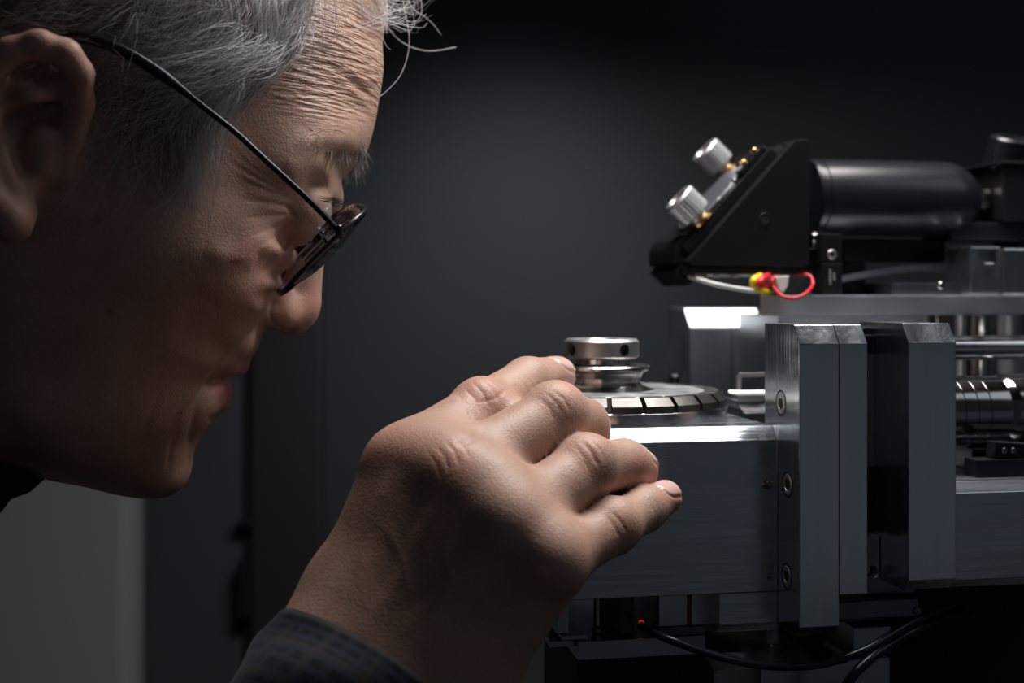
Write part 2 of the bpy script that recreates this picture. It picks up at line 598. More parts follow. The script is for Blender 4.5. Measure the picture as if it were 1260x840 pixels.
# small black lever
vb_ = -0.056
t = Thing('black_bracket', 'small black angled bracket lying on the side block under the thimble', 'bracket', (U(1235, vb_), vb_, SBZ))
pz = lambda py: Z(1230, py, vb_)
mb = MB(); mb.box(U(1201, vb_), U(1262, vb_) + 0.01, vb_, vb_ + 0.008, SBZ + 0.0001, pz(565), 0.0004); t.part('foot', mb, BLACKA)
mb = MB(); mb.prism_v([(U(1225, vb_), pz(564.8)), (U(1262, vb_) + 0.01, pz(564.8)), (U(1262, vb_) + 0.01, pz(549)), (U(1228, vb_), pz(544))], vb_ + 0.001, vb_ + 0.007, 0.0004); ar = t.part('arm', mb, BLACKA)
for px in (1236, 1247):
    cc = MV(px, 554, vb_ + 0.001); mb = MB(); mb.cyl(cc + Vector((0, 0.0005, 0)), cc - Vector((0, 0.0004, 0)), 0.0011); t.part('pin', mb, DARKALU, ar)

# --- the dial
ZD0, ZD1, ZD2, ZD3 = 1.3047, 1.3097, 1.3121, 1.3149
RD = 0.0473
t = Thing('slotted_dial', 'round steel dial with slotted rim segments and a stepped hub, touched by the fingers', 'dial', (0, 0, ZD0))
mb = MB(); mb.lathe((0, 0, 0), (0, 0, 1), [(0, ZD0 - 0.0003), (RD * 0.93, ZD0 - 0.0003), (RD * 0.93, ZD0), (RD - 0.0006, ZD0), (RD, ZD0 + 0.0006), (RD, ZD1 - 0.0003), (RD - 0.0004, ZD1), (0, ZD1)], 128)
t.part('lower_ring', mb, POLST)
mb = MB(); mb.lathe((0, 0, 0), (0, 0, 1), [(RD - 0.0085, ZD1 + 0.00005), (RD - 0.0085, ZD3 - 0.0006), (RD - 0.0085, ZD3 - 0.0002), (RD - 0.0089, ZD3), (0.012, ZD3)], 128)
t.part('dial_face', mb, mat('polished_dial_face', (0.62, 0.63, 0.65), 0.40, 1.0, noise=0.25, nscale=120, rvar=0.1, bump=0.04, bscale=900))
# 24 rim segments, a slot between each two
N = 24
to_cam = math.atan2(CAMY - OY, 0 - OX) - YAW       # direction of the camera in the instrument frame
a_slot0 = to_cam + math.radians(3.5)
seg_me = None
half = PI / N
for k in range(N):
    if seg_me is None:
        bmseg = bmesh.new()
        prof = [(RD - 0.0083, ZD1 + 0.0001), (RD - 0.0002, ZD1 + 0.0001), (RD - 0.0002, ZD2), (RD - 0.0032, ZD3), (RD - 0.0083, ZD3)]
        ns = 6
        rows = []
        for i in range(ns + 1):
            row = []
            for r, z in prof:
                g = 0.00088 / r                 # constant slot width
                a = -half + g + (2 * half - 2 * g) * i / ns
                row.append(bmseg.verts.new((r * math.cos(a), r * math.sin(a), z)))
            rows.append(row)
        for i in range(ns):
            for j in range(len(prof)):
                q = (j + 1) % len(prof)
                bmseg.faces.new((rows[i][j], rows[i][q], rows[i + 1][q], rows[i + 1][j]))
        bmseg.faces.new(rows[0][::-1]); bmseg.faces.new(rows[-1])
        bmesh.ops.recalc_face_normals(bmseg, faces=bmseg.faces)
        seg_me = bpy.data.meshes.new('segment')
        bmseg.to_mesh(seg_me); bmseg.free()
        seg_me.transform(Matrix.Translation((0, 0, -ZD0)))
        seg_me.materials.append(GREYSTEEL)
    o = bpy.data.objects.new('segment', seg_me)
    COL.objects.link(o)
    o.parent = t.o
    o.rotation_euler = (0, 0, a_slot0 + half + k * 2 * half)
mb = MB(); mb.lathe((0, 0, 0), (0, 0, 1), [(0.0200, ZD3 + 0.00005), (0.0185, ZD3 + 0.0004), (0.0162, ZD3 + 0.0014), (0.0150, ZD3 + 0.0030), (0.0150, ZD3 + 0.0046), (0.0160, ZD3 + 0.0064),
                                            (0.0178, ZD3 + 0.0073), (0.0184, ZD3 + 0.0078), (0.0184, ZD3 + 0.0087), (0.0178, ZD3 + 0.0092), (0.0108, ZD3 + 0.0094)], 96)
t.part('flared_flange', mb, POLST)
zn0, zc0, zc1 = ZD3 + 0.0094, ZD3 + 0.0116, ZD3 + 0.0191
mb = MB(); mb.lathe((0, 0, 0), (0, 0, 1), [(0.0112, zn0 + 0.0001), (0.0106, zn0 + 0.0004), (0.0106, zc0)], 64); t.part('neck', mb, POLST)
RC = 0.0142
mb = MB(); mb.lathe((0, 0, 0), (0, 0, 1), [(0.0062, zc0), (RC - 0.0012, zc0), (RC, zc0 + 0.0010), (RC, zc1 - 0.0009), (RC - 0.0010, zc1), (0.0065, zc1), (0.0062, zc1 - 0.0004), (0.0062, zc0)], 96)
bmesh.ops.remove_doubles(mb.bm, verts=mb.bm.verts, dist=1e-7)
col = t.part('collar', mb, STEEL)
cs = []
for k in range(4):
    a = to_cam + math.radians(-52 + 90 * k)
    m2 = MB(); d = Vector((math.cos(a), math.sin(a), 0)); zc = (zc0 + zc1) / 2 - 0.0001
    m2.cyl(d * (RC - 0.0045) + Vector((0, 0, zc)), d * (RC + 0.004) + Vector((0, 0, zc)), 0.0023, 0.0, 24)
    bmesh.ops.remove_doubles(m2.bm, verts=m2.bm.verts, dist=1e-7)
    me = m2.mesh('c'); me.transform(Matrix.Translation(-t.base)); cs.append(me)
cut(col, cs)
for f in col.data.polygons: f.use_smooth = True
try:
    col.data.set_sharp_from_angle(angle=math.radians(25))
except Exception:
    pass
for k in range(4):
    a = to_cam + math.radians(-52 + 90 * k); d = Vector((math.cos(a), math.sin(a), 0)); zc = (zc0 + zc1) / 2 - 0.0001
    mb = MB(); mb.cyl(d * (RC - 0.0044) + Vector((0, 0, zc)), d * (RC - 0.0020) + Vector((0, 0, zc)), 0.00215, 0.0002, 20)
    t.part('set_screw', mb, BLACKM, col)
mb = MB(); mb.lathe((0, 0, 0), (0, 0, 1), [(0.0060, zc0), (0.0060, zc1 - 0.0012), (0.0054, zc1 - 0.0006), (0.0030, zc1 - 0.0007), (0, zc1 - 0.0009)], 48); t.part('spindle', mb, CHROME)
# thin bearing seat that carries the dial on the block
mb = MB(); mb.cyl((0, 0, zt + 0.00002), (0, 0, ZD0 - 0.0003), RD * 0.88, 0.00001, 64); t.part('bearing_seat', mb, BLACKM)

# --- rear clamp blocks with bright chamfer
vk = 0.105
zk = Z(890, 403, vk)
ck = zk and (Z(880, 379, vk + 0.009) - zk)
for nm, lab, p0, p1 in (('rear_block', 'aluminium block with white-lit chamfer standing behind the dial, farther from the clamp plates', 849, 900),
                        ('rear_block', 'aluminium block with white-lit chamfer behind the dial, nearer to the clamp plates', 900.6, 939)):
    t = Thing(nm, lab, 'machine block', (U((p0 + p1) / 2, vk), vk, zt), 'rear chamfered blocks')
    mb = MB(); mb.prism_u([(vk, zt - 0.02), (vk + 0.035, zt - 0.02), (vk + 0.035, zk + ck), (vk + 0.0085, zk + ck), (vk, zk)], U(p0, vk), U(p1, vk) - 0.0001, 0.0003)
    t.part('block_body', mb, ALUS)
# a shelf behind the stage block carries the rear parts
t = Thing('rear_shelf', 'dark metal shelf behind the stage block under the rear blocks', 'shelf', (0.06, 0.10, zt - 0.03))
mb = MB(); mb.box(U(840, vk) - 0.005, 0.30, 0.0551, 0.19, zt - 0.045, zt - 0.0201, 0.0005); t.part('base_plate', mb, DARKALU)
mb = MB(); mb.box(0.06, 0.26, 0.08, 0.16, BENCH, zt - 0.0452, 0.0005); t.part('pedestal', mb, BLACKM)
# small studs seen over the far rim of the dial
c = MV(834, 462, vk - 0.002)
t = Thing('stud', 'small dull steel stud beyond the dial beside the dark side of the rear block', 'stud', (c.x, vk + 0.002, zt - 0.0201))
mb = MB(); mb.cyl((c.x, vk + 0.003, zt - 0.0201), (c.x, vk + 0.003, c.z), 0.0026); t.part('stud_body', mb, DARKALU)
# --- spring clip by the plate
vc = 0.005
t = Thing('spring_clip', 'bent grey sheet-metal clip between the dial rim and the screwed plate', 'clip', (U(925, vc), vc, zt))
zz = lambda py: Z(925, py, vc)
mb = MB(); mb.prism_v([(U(907, vc), zz(480)), (U(907, vc), zz(463)), (U(910, vc), zz(458.5)), (U(950, vc), zz(458.5)), (U(950, vc), zz(463)), (U(913, vc), zz(463.5)), (U(912, vc), zz(480))], vc, vc + 0.0012, 0.0002); t.part('upright_tab', mb, STEEL)
mb = MB(); mb.prism_u([(vc - 0.010, zz(487.5)), (vc + 0.0, zz(485.5)), (vc + 0.0012, zz(480)), (vc, zz(479.5)), (vc - 0.0016, zz(482.5)), (vc - 0.010, zz(483))], U(896, vc), U(950, vc), 0.0001); t.part('bent_foot', mb, STEEL)
mb = MB(); mb.prism_u([(vc - 0.017, zt + 0.0001), (vc - 0.0085, zz(492)), (vc + 0.004, zz(490)), (vc + 0.004, zt + 0.0001)], U(897, vc), U(942, vc), 0.0004); t.part('spacer', mb, ALUP)

# --- top plate
vt = 0.030
zq1, zq0 = Z(1000, 363, vt), Z(1000, 388, vt)
u945 = U(945, vt)
t = Thing('top_plate', 'long flat aluminium plate carrying the black optics', 'metal plate', (u945 + 0.08, vt + 0.05, zq0))
mb = MB(); mb.prism_z([(u945 + 0.0085, vt), (u945 + 0.2, vt), (u945 + 0.2, vt + 0.066), (u945 + 0.034, vt + 0.066), (u945, vt + 0.0085)], zq0, zq1, 0.0004)
t.part('plate_body', mb, ALUS)
mb = MB(); mb.box(U(950, vt + 0.02), U(1127, vt + 0.02), vt + 0.012, vt + 0.06, zt - 0.0200, zq0 - 0.0001, 0.0005); t.part('riser', mb, ALUS)
for i, px in enumerate((1137, 1152, 1180, 1205, 1238)):
    r = (0.0022, 0.0022, 0.0035, 0.006, 0.0075)[i]
    cu = U(px, vt + 0.02)
    mb = MB(); mb.cyl((cu, vt + 0.02, zt - 0.0200), (cu, vt + 0.02, zq0 - 0.0001), r, 0.0002, 28); t.part('pillar', mb, CHROME if i % 2 else STEEL)

# --- small machined blocks on the top plate
for lab, p0, p1, py, vv, notch in (('notched aluminium block on the top plate beneath the black post clamp', 1194, 1232, 303, vt + 0.004, True),
                                   ('plain aluminium block on the top plate beside the notched block', 1234, 1290, 305, vt + 0.003, False)):
    t = Thing('fixture_block', lab, 'metal block', (U((p0 + p1) / 2, vv), vv, zq1), 'blocks on the top plate')
    mb = MB(); ua_, ub_ = U(p0, vv), U(p1, vv)
    mb.box(ua_, ub_, vv, vv + 0.02, zq1 + 0.0001, Z(1215, py, vv), 0.0008)
    o = t.part('block_body', mb, GREYALU if notch else ALU)
    if notch:
        m2 = MB(); m2.box(ua_ + 0.004, ub_ - 0.002, vv - 0.002, vv + 0.004, Z(1215, 324, vv), Z(1215, 308, vv), 0.0)
        me = m2.mesh('c'); me.transform(Matrix.Translation(-t.base)); cut(o, [me])
        mb = MB(); mb.box(ua_ + 0.0055, ub_ - 0.0035, vv - 0.001, vv + 0.0035, Z(1215, 334, vv), Z(1215, 322.5, vv), 0.0008); t.part('insert', mb, ALUP)
vv = vt + 0.012
t = Thing('cover_strip', 'low dark bar with a bright screw lying on the top plate', 'bar', (U(1150, vv), vv, zq1))
mb = MB(); mb.box(U(1098, vv), U(1192, vv), vv, vv + 0.03, zq1 + 0.0001, Z(1150, 348, vv), 0.0005); o = t.part('bar', mb, DARKALU)
c = MV(1157, 351, vv); mb = MB(); mb.cyl(c + Vector((0, 0.002, 0)), c - Vector((0, 0.0012, 0)), 0.0016); t.part('screw', mb, CHROME, o)
vv = vt + 0.035
t = Thing('ribbon_cable', 'flat grey ribbon cable arching low behind the small black clamp', 'cable', (U(1110, vv), vv, zq1))
pts = spline([MV(1036, 343, vv), MV(1075, 336, vv), MV(1130, 330, vv), MV(1200, 331, vv)], 8)
mb = MB()
mb.poly_prism([p + Vector((0, 0, 0.0014)) for p in pts] + [p - Vector((0, 0, 0.0014)) for p in pts[::-1]],
              [p + Vector((0, 0.012, 0.0014)) for p in pts] + [p + Vector((0, 0.012, -0.0014)) for p in pts[::-1]], 0)
t.part('ribbon', mb, GREYC)

# --- mirror mount
vm, vm2 = 0.036, 0.088
t = Thing('mirror_mount', 'black angled mirror mount with two knurled silver adjusters', 'mirror mount', (U(930, vm), (vm + vm2) / 2, Z(930, 338, vm)))
m = lambda px, py: (MV(px, py, vm).x, MV(px, py, vm).z)


def round_poly(pts, idx, r, n=5):
    out = []
    k = len(pts)
    for i, p in enumerate(pts):
        if i not in idx:
            out.append(p); continue
        a, b, c = Vector(pts[i - 1]), Vector(p), Vector(pts[(i + 1) % k])
        d1, d2 = (a - b).normalized() * r, (c - b).normalized() * r
        for s in range(n + 1):
            q = s / n
            out.append(tuple((b + d1) * (1 - q) ** 2 + b * 2 * q * (1 - q) + (b + d2) * q * q))
    return out


gus = round_poly([m(852, 327), m(846, 321), m(858, 309), m(975, 176), m(979, 172), m(996, 171), m(996, 327)], (5, 6), 0.0025)
mb = MB(); mb.prism_v(gus, vm, vm + 0.007, 0.0004); g1 = t.part('gusset', mb, BLACKA)
mb = MB(); mb.prism_v(gus, vm2 - 0.007, vm2, 0.0004); t.part('gusset', mb, BLACKA)
c = MV(941, 270, vm)
mb = MB(); mb.lathe(c, (0, -1, 0), [(0.0019, 0.0003), (0.0026, 0.0003), (0.0028, 0.0)], 24); t.part('hole_rim', mb, BLACKG, g1)
mb = MB(); mb.lathe(c, (0, -1, 0), [(0.0021, 0.0002), (0, 0.00015)], 24); t.part('threaded_hole', mb, BLACKM, g1)
# slanted plate between the gussets
a_, b_ = Vector((*m(852, 316),)), Vector((*m(978, 174),))
sdir = (b_ - a_).normalized()
nrm = Vector((-sdir.y, sdir.x))                     # up and away from the tube
thk = 0.009
pl = [a_ - sdir * 0.010 - nrm * 0.001, b_ - nrm * 0.001, b_ + nrm * 0.0 - sdir * 0.001, a_ - sdir * 0.010]
front = [tuple(a_ - sdir * 0.008 - nrm * thk), tuple(b_ - nrm * thk), tuple(b_), tuple(a_ - sdir * 0.008)]
mb = MB(); mb.prism_v(front, vm + 0.0072, vm2 - 0.0072, 0.0005); sl = t.part('slanted_plate', mb, BLACKA)


def S(s, w, n):
    """point on the slanted plate: s along the slope (0..1), w along depth, n proud of it"""
    q = a_ + (b_ - a_) * s + nrm * n
    return Vector((q.x, w, q.y))


n3 = Vector((nrm.x, 0, nrm.y)); s3 = Vector((sdir.x, 0, sdir.y))
# adjuster plate (proud of the slanted one)
mb = MB(); mb.poly_prism([S(0.02, vm + 0.006, 0.0002), S(0.90, vm + 0.006, 0.0002), S(0.90, vm2 - 0.006, 0.0002), S(0.02, vm2 - 0.006, 0.0002)],
                         [S(0.02, vm + 0.006, 0.005), S(0.90, vm + 0.006, 0.005), S(0.90, vm2 - 0.006, 0.005), S(0.02, vm2 - 0.006, 0.005)], 0.0006)
ap = t.part('adjuster_plate', mb, BLACKA)
vmid = (vm + vm2) / 2
mb = MB(); mb.lathe(S(0.46, vmid, 0.0051), n3, [(0.0185, 0), (0.0185, 0.0012), (0.0178, 0.0016), (0, 0.0016)], 64); t.part('mirror', mb, MIRROR, ap)


def knob(s, w):
    base = S(s, w, 0.005)
    mb = MB(); mb.lathe(base, n3, [(0.0052, 0), (0.0052, 0.0011), (0.0030, 0.0012)], 20); sh = t.part('brass_bushing', mb, BRASS, ap)
    mb = MB(); mb.lathe(base + n3 * 0.0012, n3, [(0, 0), (0.0036, 0), (0.0040, 0.0008), (0.0040, 0.0022), (0.0060, 0.0024), (0.0066, 0.0026)], 32)
    bm_ = mb.bm
    # knurled grip
    t2 = bmesh.new()
    x = n3.orthogonal().normalized(); y = n3.cross(x)
    rings = []
    for h, rr_, kn in ((0.0026, 0.0066, 0), (0.0032, 0.0072, 1), (0.0128, 0.0072, 1), (0.0136, 0.0066, 0), (0.0136, 0.0046, 0), (0.0126, 0.0042, 0), (0.0126, 0.0, 0)):
        ring = []
        for i in range(64):
            r_ = rr_ + (0.00022 if (i % 2 and kn) else 0)
            ring.append(t2.verts.new(base + n3 * (0.0012 + h) + (x * math.cos(2 * PI * i / 64) + y * math.sin(2 * PI * i / 64)) * r_))
        rings.append(ring)
    for A, B in zip(rings[:-1], rings[1:]):
        for i in range(64):
            j = (i + 1) % 64
            t2.faces.new((A[i], A[j], B[j], B[i]))
    mb._merge(t2)
    t.part('adjuster_knob', mb, mat('satin_steel_knob', (0.52, 0.52, 0.53), 0.46, 1.0), ap, label='knurled silver adjuster knob')


knob(0.25, vm + 0.010)
knob(0.75, vm2 - 0.010)
# brass spring post near the upper corner
base = S(0.76, vm + 0.010, 0.0051)
mb = MB(); mb.poly_prism([base + Vector((0, -0.003, 0)) + s3 * -0.008, base + Vector((0, -0.003, 0)) + s3 * 0.008, base + Vector((0, 0.003, 0)) + s3 * 0.008, base + Vector((0, 0.003, 0)) + s3 * -0.008],
                         [p + n3 * 0.003 for p in (base + Vector((0, -0.003, 0)) + s3 * -0.008, base + Vector((0, -0.003, 0)) + s3 * 0.008, base + Vector((0, 0.003, 0)) + s3 * 0.008, base + Vector((0, 0.003, 0)) + s3 * -0.008)], 0.0008)
t.part('spring_housing', mb, BLACKG, ap)
for q in (-0.003, 0.004):
    mb = MB(); mb.cyl(base + s3 * q + n3 * 0.003, base + s3 * q + n3 * 0.0045, 0.0017); t.part('brass_screw', mb, BRASS, ap)
mb = MB(); mb.cyl(base - s3 * 0.0115, base - s3 * 0.0115 + n3 * 0.002, 0.0012); t.part('lock_screw', mb, CHROME, ap)
mb = MB(); mb.cyl(S(0.42, vm + 0.009, 0.0051), S(0.42, vm + 0.009, 0.0068), 0.0012); t.part('lock_screw', mb, CHROME, ap)
mb = MB(); mb.cyl(S(0.03, vm + 0.016, 0.0051), S(0.03, vm + 0.016, 0.0075), 0.0016); t.part('lock_screw', mb, CHROME, ap)
# top cap with two light engraved patches
ctz = m(979, 172)[1]
mb = MB(); mb.box(m(972, 172)[0], m(996, 172)[0], vm + 0.0072, vm2 - 0.0072, ctz - 0.006, ctz - 0.0003, 0.0006); tc_ = t.part('top_bar', mb, BLACKA)
# foot block reaching forward and bottom plate
fz0, fz1 = m(850, 325)[1], m(850, 300)[1]
uf0, uf1 = MV(826, 310, vm + 0.01).x, m(858, 320)[0]
mb = MB(); mb.prism_v([(uf0, fz0), (uf1, fz0), (uf1, fz0 + 0.006), (uf0 + 0.006, fz1 + 0.005), (uf0 + 0.002, fz1 + 0.002), (uf0, fz1 - 0.002)], vm + 0.0072, vm2 - 0.0072, 0.0012); t.part('front_foot', mb, BLACKA)
bz0, bz1 = m(900, 338)[1], m(900, 327.6)[1]
mb = MB(); mb.box(uf0 + 0.003, m(996, 330)[0], vm + 0.003, vm2 - 0.003, bz0, bz1, 0.0006); bp_ = t.part('bottom_plate', mb, BLACKG)
for px in (853, 868, 884, 905):
    c = MV(px, 339, vm + 0.004)
    mb = MB(); mb.cyl((c.x, vm + 0.006, bz0 - 0.0012), (c.x, vm + 0.006, bz0 + 0.0002), 0.0017); t.part('contact', mb, BRASS if px < 870 else STEEL, bp_)

# --- post clamp that holds the mount
vcl = vm - 0.001
t = Thing('post_clamp', 'small black clamp block joining the mirror mount to the top plate', 'clamp', (U(1022, vcl), vcl, zq1))
q = lambda py: Z(1022, py, vcl)
mb = MB(); mb.box(U(1011, vcl), U(1036, vcl), vcl, vcl + 0.022, q(322.5), q(287), 0.0006); cb = t.part('clamp_jaw', mb, BLACKA)
mb = MB(); mb.box(U(1011, vcl), U(1036, vcl), vcl - 0.0005, vcl + 0.022, zq1 + 0.0001, q(323.5), 0.0006); cb2 = t.part('clamp_base', mb, BLACKA)
for py in (291, 300):
    mb = MB(); c0 = MV(997.5, py, vcl + 0.006); mb.cyl((c0.x, vcl + 0.006, q(py)), (U(1010.8, vcl), vcl + 0.006, q(py)), 0.0021); t.part('silver_pin', mb, CHROME, cb)
c = MV(1024, 313, vcl)
mb = MB(); mb.lathe(c, (0, -1, 0), [(0.0011, 0.0002), (0.0019, 0.0002), (0.0021, 0)], 20); t.part('screw_rim', mb, STEEL, cb)
mb = MB(); mb.lathe(c, (0, -1, 0), [(0.0011, 0.0001), (0, 0.0001)], 6); t.part('hex_socket', mb, BLACKM, cb)
rnd = random.Random(3)
for px, y0, y1 in ((1021.5, 332, 350), (1026.5, 336, 346)):    # two lines of tiny unreadable printing, running upward
    py = y0
    while py < y1:
        h = rnd.uniform(0.8, 1.6)
        c = MV(px + rnd.uniform(-0.3, 0.3), py, vcl - 0.0006)
        mb = MB(); mb.box(c.x - 0.0004, c.x + 0.0004, c.y - 0.00003, c.y, c.z - 0.00015 * h, c.z + 0.00015 * h, 0)
        t.part('print_stroke', mb, PRINT, cb2)
        py += h + 0.7
mb = MB(); mb.box(U(997, vcl + 0.008), U(1010.5, vcl + 0.008), vcl + 0.008, vcl + 0.018, zq1 + 0.0001, q(331), 0.0006); t.part('clear_insert', mb, ALUP)

# --- black tube and its holder
vtu = 0.064
c = MV(1098, 244.5, vtu)
RT = MV(1098, 198, vtu).z - c.z
ut0, ut1 = U(1003, vtu - RT * 0.5), U(1196, vtu)
t = Thing('optics_tube', 'black anodised cylindrical optics tube with tapered end behind the mirror mount', 'optics tube', ((ut0 + ut1) / 2, vtu, c.z - RT))
Lt = ut1 - ut0
mb = MB(); mb.lathe((ut0, vtu, c.z), (1, 0, 0), [(0, 0), (RT * 0.96, 0), (RT, 0.001), (RT, 0.0025), (RT * 0.97, 0.003), (RT * 0.97, 0.0042), (RT, 0.0047), (RT, Lt * 0.80), (RT * 0.985, Lt * 0.84), (RT * 0.90, Lt * 0.90), (RT * 0.72, Lt * 0.955), (RT * 0.52, Lt), (0, Lt)], 80)
t.part('tube_body', mb, mat('satin_black_tube', (0.010, 0.010, 0.012), 0.28, 0.0, 0.5, bump=0.04, bscale=1200, noise=0.3, nscale=100))
mb = MB(); mb.lathe((ut1, vtu, c.z), (1, 0, 0), [(RT * 0.36, 0.0001), (RT * 0.36, 0.006), (RT * 0.3, 0.007)], 40); t.part('end_neck', mb, CHROME)
tz = c.z
t = Thing('post_holder', 'black holder block topped by a thick socket-head screw at the tube end', 'holder', (U(1235, vtu), vtu, zq1))
uh0 = ut1 + 0.0072
mb = MB(); mb.box(uh0, uh0 + 0.05, vtu - 0.014, vtu + 0.02, Z(1220, 272, vtu - 0.014), Z(1220, 203, vtu - 0.014), 0.0012); hb = t.part('holder_block', mb, BLACKA)
mb = MB(); mb.box(uh0 - 0.003, uh0 + 0.05, vtu - 0.016, vtu + 0.02, Z(1220, 202.6, vtu - 0.014), Z(1220, 198, vtu - 0.014), 0.0008); t.part('clamp_lid', mb, BLACKA)
cs_ = MV(1237, 185, vtu - 0.002); zs0 = Z(1220, 197.7, vtu - 0.014); zs1 = MV(1237, 166, vtu - 0.002).z
tilt = Vector((0.05, -0.32, 1)).normalized()
mb = MB(); mb.lathe((cs_.x, vtu - 0.002, zs0 - 0.002), tilt, [(0.0092, 0), (0.0096, 0.0006), (0.0096, 0.0135), (0.0088, 0.0145), (0.0046, 0.0145), (0.0044, 0.010), (0, 0.010)], 48); t.part('socket_screw', mb, BLACKG)
mb = MB(); mb.box(U(1170, vtu - 0.01), uh0 + 0.05, vtu - 0.010, vtu + 0.016, Z(1220, 296, vtu - 0.01), Z(1220, 272.3, vtu - 0.014), 0.0012); t.part('arm', mb, BLACKA)
mb = MB(); mb.box(uh0 + 0.012, uh0 + 0.05, vtu - 0.008, vtu + 0.016, zq1 + 0.0001, Z(1220, 296.2, vtu - 0.01), 0.0012); t.part('column', mb, BLACKA)
mb = MB(); mb.box(U(1040, vtu + 0.004), U(1170, vtu), vtu + 0.004, vtu + 0.016, Z(1100, 322, vtu), Z(1100, 293, vtu), 0.0012); t.part('beam', mb, BLACKA)
mb = MB(); mb.box(U(1040, vtu + 0.004), U(1040, vtu) + 0.012, vtu + 0.004, vtu + 0.016, zq1 + 0.0001, Z(1100, 322.2, vtu), 0.0012); t.part('beam_foot', mb, BLACKA)

# --- little wires under the mount
vw = vm - 0.004
t = Thing('red_wire', 'loop of bright red wire hanging beside the small black clamp', 'wire', (U(975, vw), vw, zq1 - 0.001))
loop = [MV(958, 337.5, vw + 0.008), MV(951, 343, vw + 0.002), MV(953, 354, vw), MV(963, 364, vw - 0.006), MV(977, 366.5, vw - 0.007), MV(991, 361, vw - 0.006), MV(1000, 350, vw), MV(997, 340, vw + 0.003), MV(987, 337, vw + 0.006), MV(975, 339, vw + 0.012)]
mb = MB(); mb.tube(spline(loop, 8), 0.0007, 10); t.part('insulation', mb, REDW)
t = Thing('wire_connector', 'yellow and red wire connector tucked under the mirror mount', 'connector', (U(935, vw), vw, Z(935, 360, vw)))
mb = MB(); mb.tube(spline([MV(936, 340, vw + 0.004), MV(928, 344, vw), MV(928, 352, vw), MV(936, 357, vw), MV(946, 360, vw + 0.006)], 8), 0.0016, 12); t.part('yellow_lead', mb, YELW)
mb = MB(); mb.tube(spline([MV(945, 339.5, vw + 0.004), MV(937, 344, vw - 0.001), MV(935, 351, vw - 0.001), MV(945, 352, vw + 0.006)], 8), 0.0016, 12); t.part('red_lead', mb, REDW)
mb = MB(); mb.prism_v([(U(953, vw), Z(953, 340, vw)), (U(970, vw), Z(970, 339, vw)), (U(968, vw), Z(968, 352, vw)), (U(963, vw), Z(963, 360, vw)), (U(957, vw), Z(957, 357, vw))], vw - 0.001, vw + 0.008, 0.0004); t.part('white_housing', mb, WHITEP)
t = Thing('thin_wire', 'thin pale wire drooping below the mirror mount', 'wire', (U(885, vw), vw, Z(880, 352, vw)))
mb = MB(); mb.tube(spline([MV(848, 340, vw + 0.01), MV(862, 344.5, vw + 0.004), MV(882, 350, vw), MV(905, 354.5, vw), MV(930, 358, vw), MV(950, 359, vw + 0.012)], 8), 0.0010, 8); t.part('insulation', mb, mat('clear_sheath', (0.6, 0.6, 0.58), 0.2))

# ------------------------------------------------------------------ below the stage block
vl = -0.050
t = Thing('lower_slab', 'grey aluminium slab with a stepped end below the stage block', 'metal slab', (U(780, vl), vl, Z(780, 810, vl)))
lz = lambda py: Z(780, py, vl)
mb = MB(); mb.box(U(711, vl), U(868, vl), vl, 0.03, lz(809), lz(786), 0.0003); t.part('slab_body', mb, GREYALU)
mb = MB(); mb.box(U(680, vl), U(711, vl) - 0.0001, vl + 0.004, 0.03, lz(796), lz(788), 0.0003); t.part('step', mb, GREYALU)
mb = MB(); mb.box(U(692, vl), U(724, vl), vl + 0.002, 0.03, lz(785.8), lz(780), 0.0003); t.part('step', mb, GREYALU)
mb = MB(); mb.box(U(720, vl), U(860, vl), vl + 0.01, 0.02, BENCH, lz(809.2), 0.0003); t.part('pedestal', mb, BLACKM)
ztop = zb - 0.0001
t = Thing('corner_post', 'narrow grey post between the slab and the stage block near the hand', 'post', (U(696, vl), vl, lz(780)))
mb = MB(); mb.box(U(688, vl), U(703, vl), vl + 0.004, vl + 0.02, lz(779.6), ztop, 0.0003); t.part('post_body', mb, GREYALU)
t = Thing('shoulder_pin', 'slim steel shoulder pin standing in the dark gap under the stage block', 'pin', (U(736, vl), vl + 0.01, lz(785)))
cu = U(735, vl + 0.01)
mb = MB(); mb.cyl((cu, vl + 0.01, lz(778)), (cu, vl + 0.01, ztop), 0.0014); t.part('shank', mb, CHROME)
mb = MB(); mb.cyl((cu, vl + 0.01, lz(785.6)), (cu, vl + 0.01, lz(778) - 0.00005), 0.0020); t.part('foot', mb, CHROME)
t = Thing('sensor_box', 'black sensor box with a tiny red light in the gap under the stage block', 'sensor', (U(770, vl), vl + 0.01, lz(786)))
mb = MB(); mb.box(U(765, vl), U(785, vl), vl + 0.004, vl + 0.03, lz(785.6), lz(738), 0.0006); t.part('housing', mb, BLACKG)
c = MV(790, 766, vl + 0.003)
mb = MB(); mb.lathe(c, (0.3, -1, 0), [(0.0008, -0.001), (0.0008, 0), (0.0005, 0.0005), (0, 0.0006)], 12); t.part('indicator_lamp', mb, mat('red_lamp', (0.5, 0.01, 0.01), 0.3, emit=(1, 0.02, 0.02), estr=0.5))
t = Thing('guard_panel', 'shiny bent sheet panel with a painted red reflection stripe under the stage block', 'metal panel', (U(848, vl), vl, lz(776)))
mb = MB(); mb.box(U(813, vl), U(885, vl) - 0.0002, vl + 0.002, vl + 0.004, lz(774.5), ztop, 0.0002); gp = t.part('sheet', mb, ALUS)
mb = MB(); mb.box(U(848, vl), U(853, vl), vl + 0.0014, vl + 0.0019, lz(774), ztop - 0.0003, 0.0001); t.part('red_reflection_strip', mb, mat('painted_red_reflection', (0.16, 0.012, 0.018), 0.4), gp)  # red reflection in the sheet, painted as a solid coloured strip
mb = MB(); mb.box(U(813, vl), U(869, vl), vl + 0.001, vl + 0.01, lz(785.8), lz(775), 0.0003); t.part('foot', mb, DARKALU, gp)
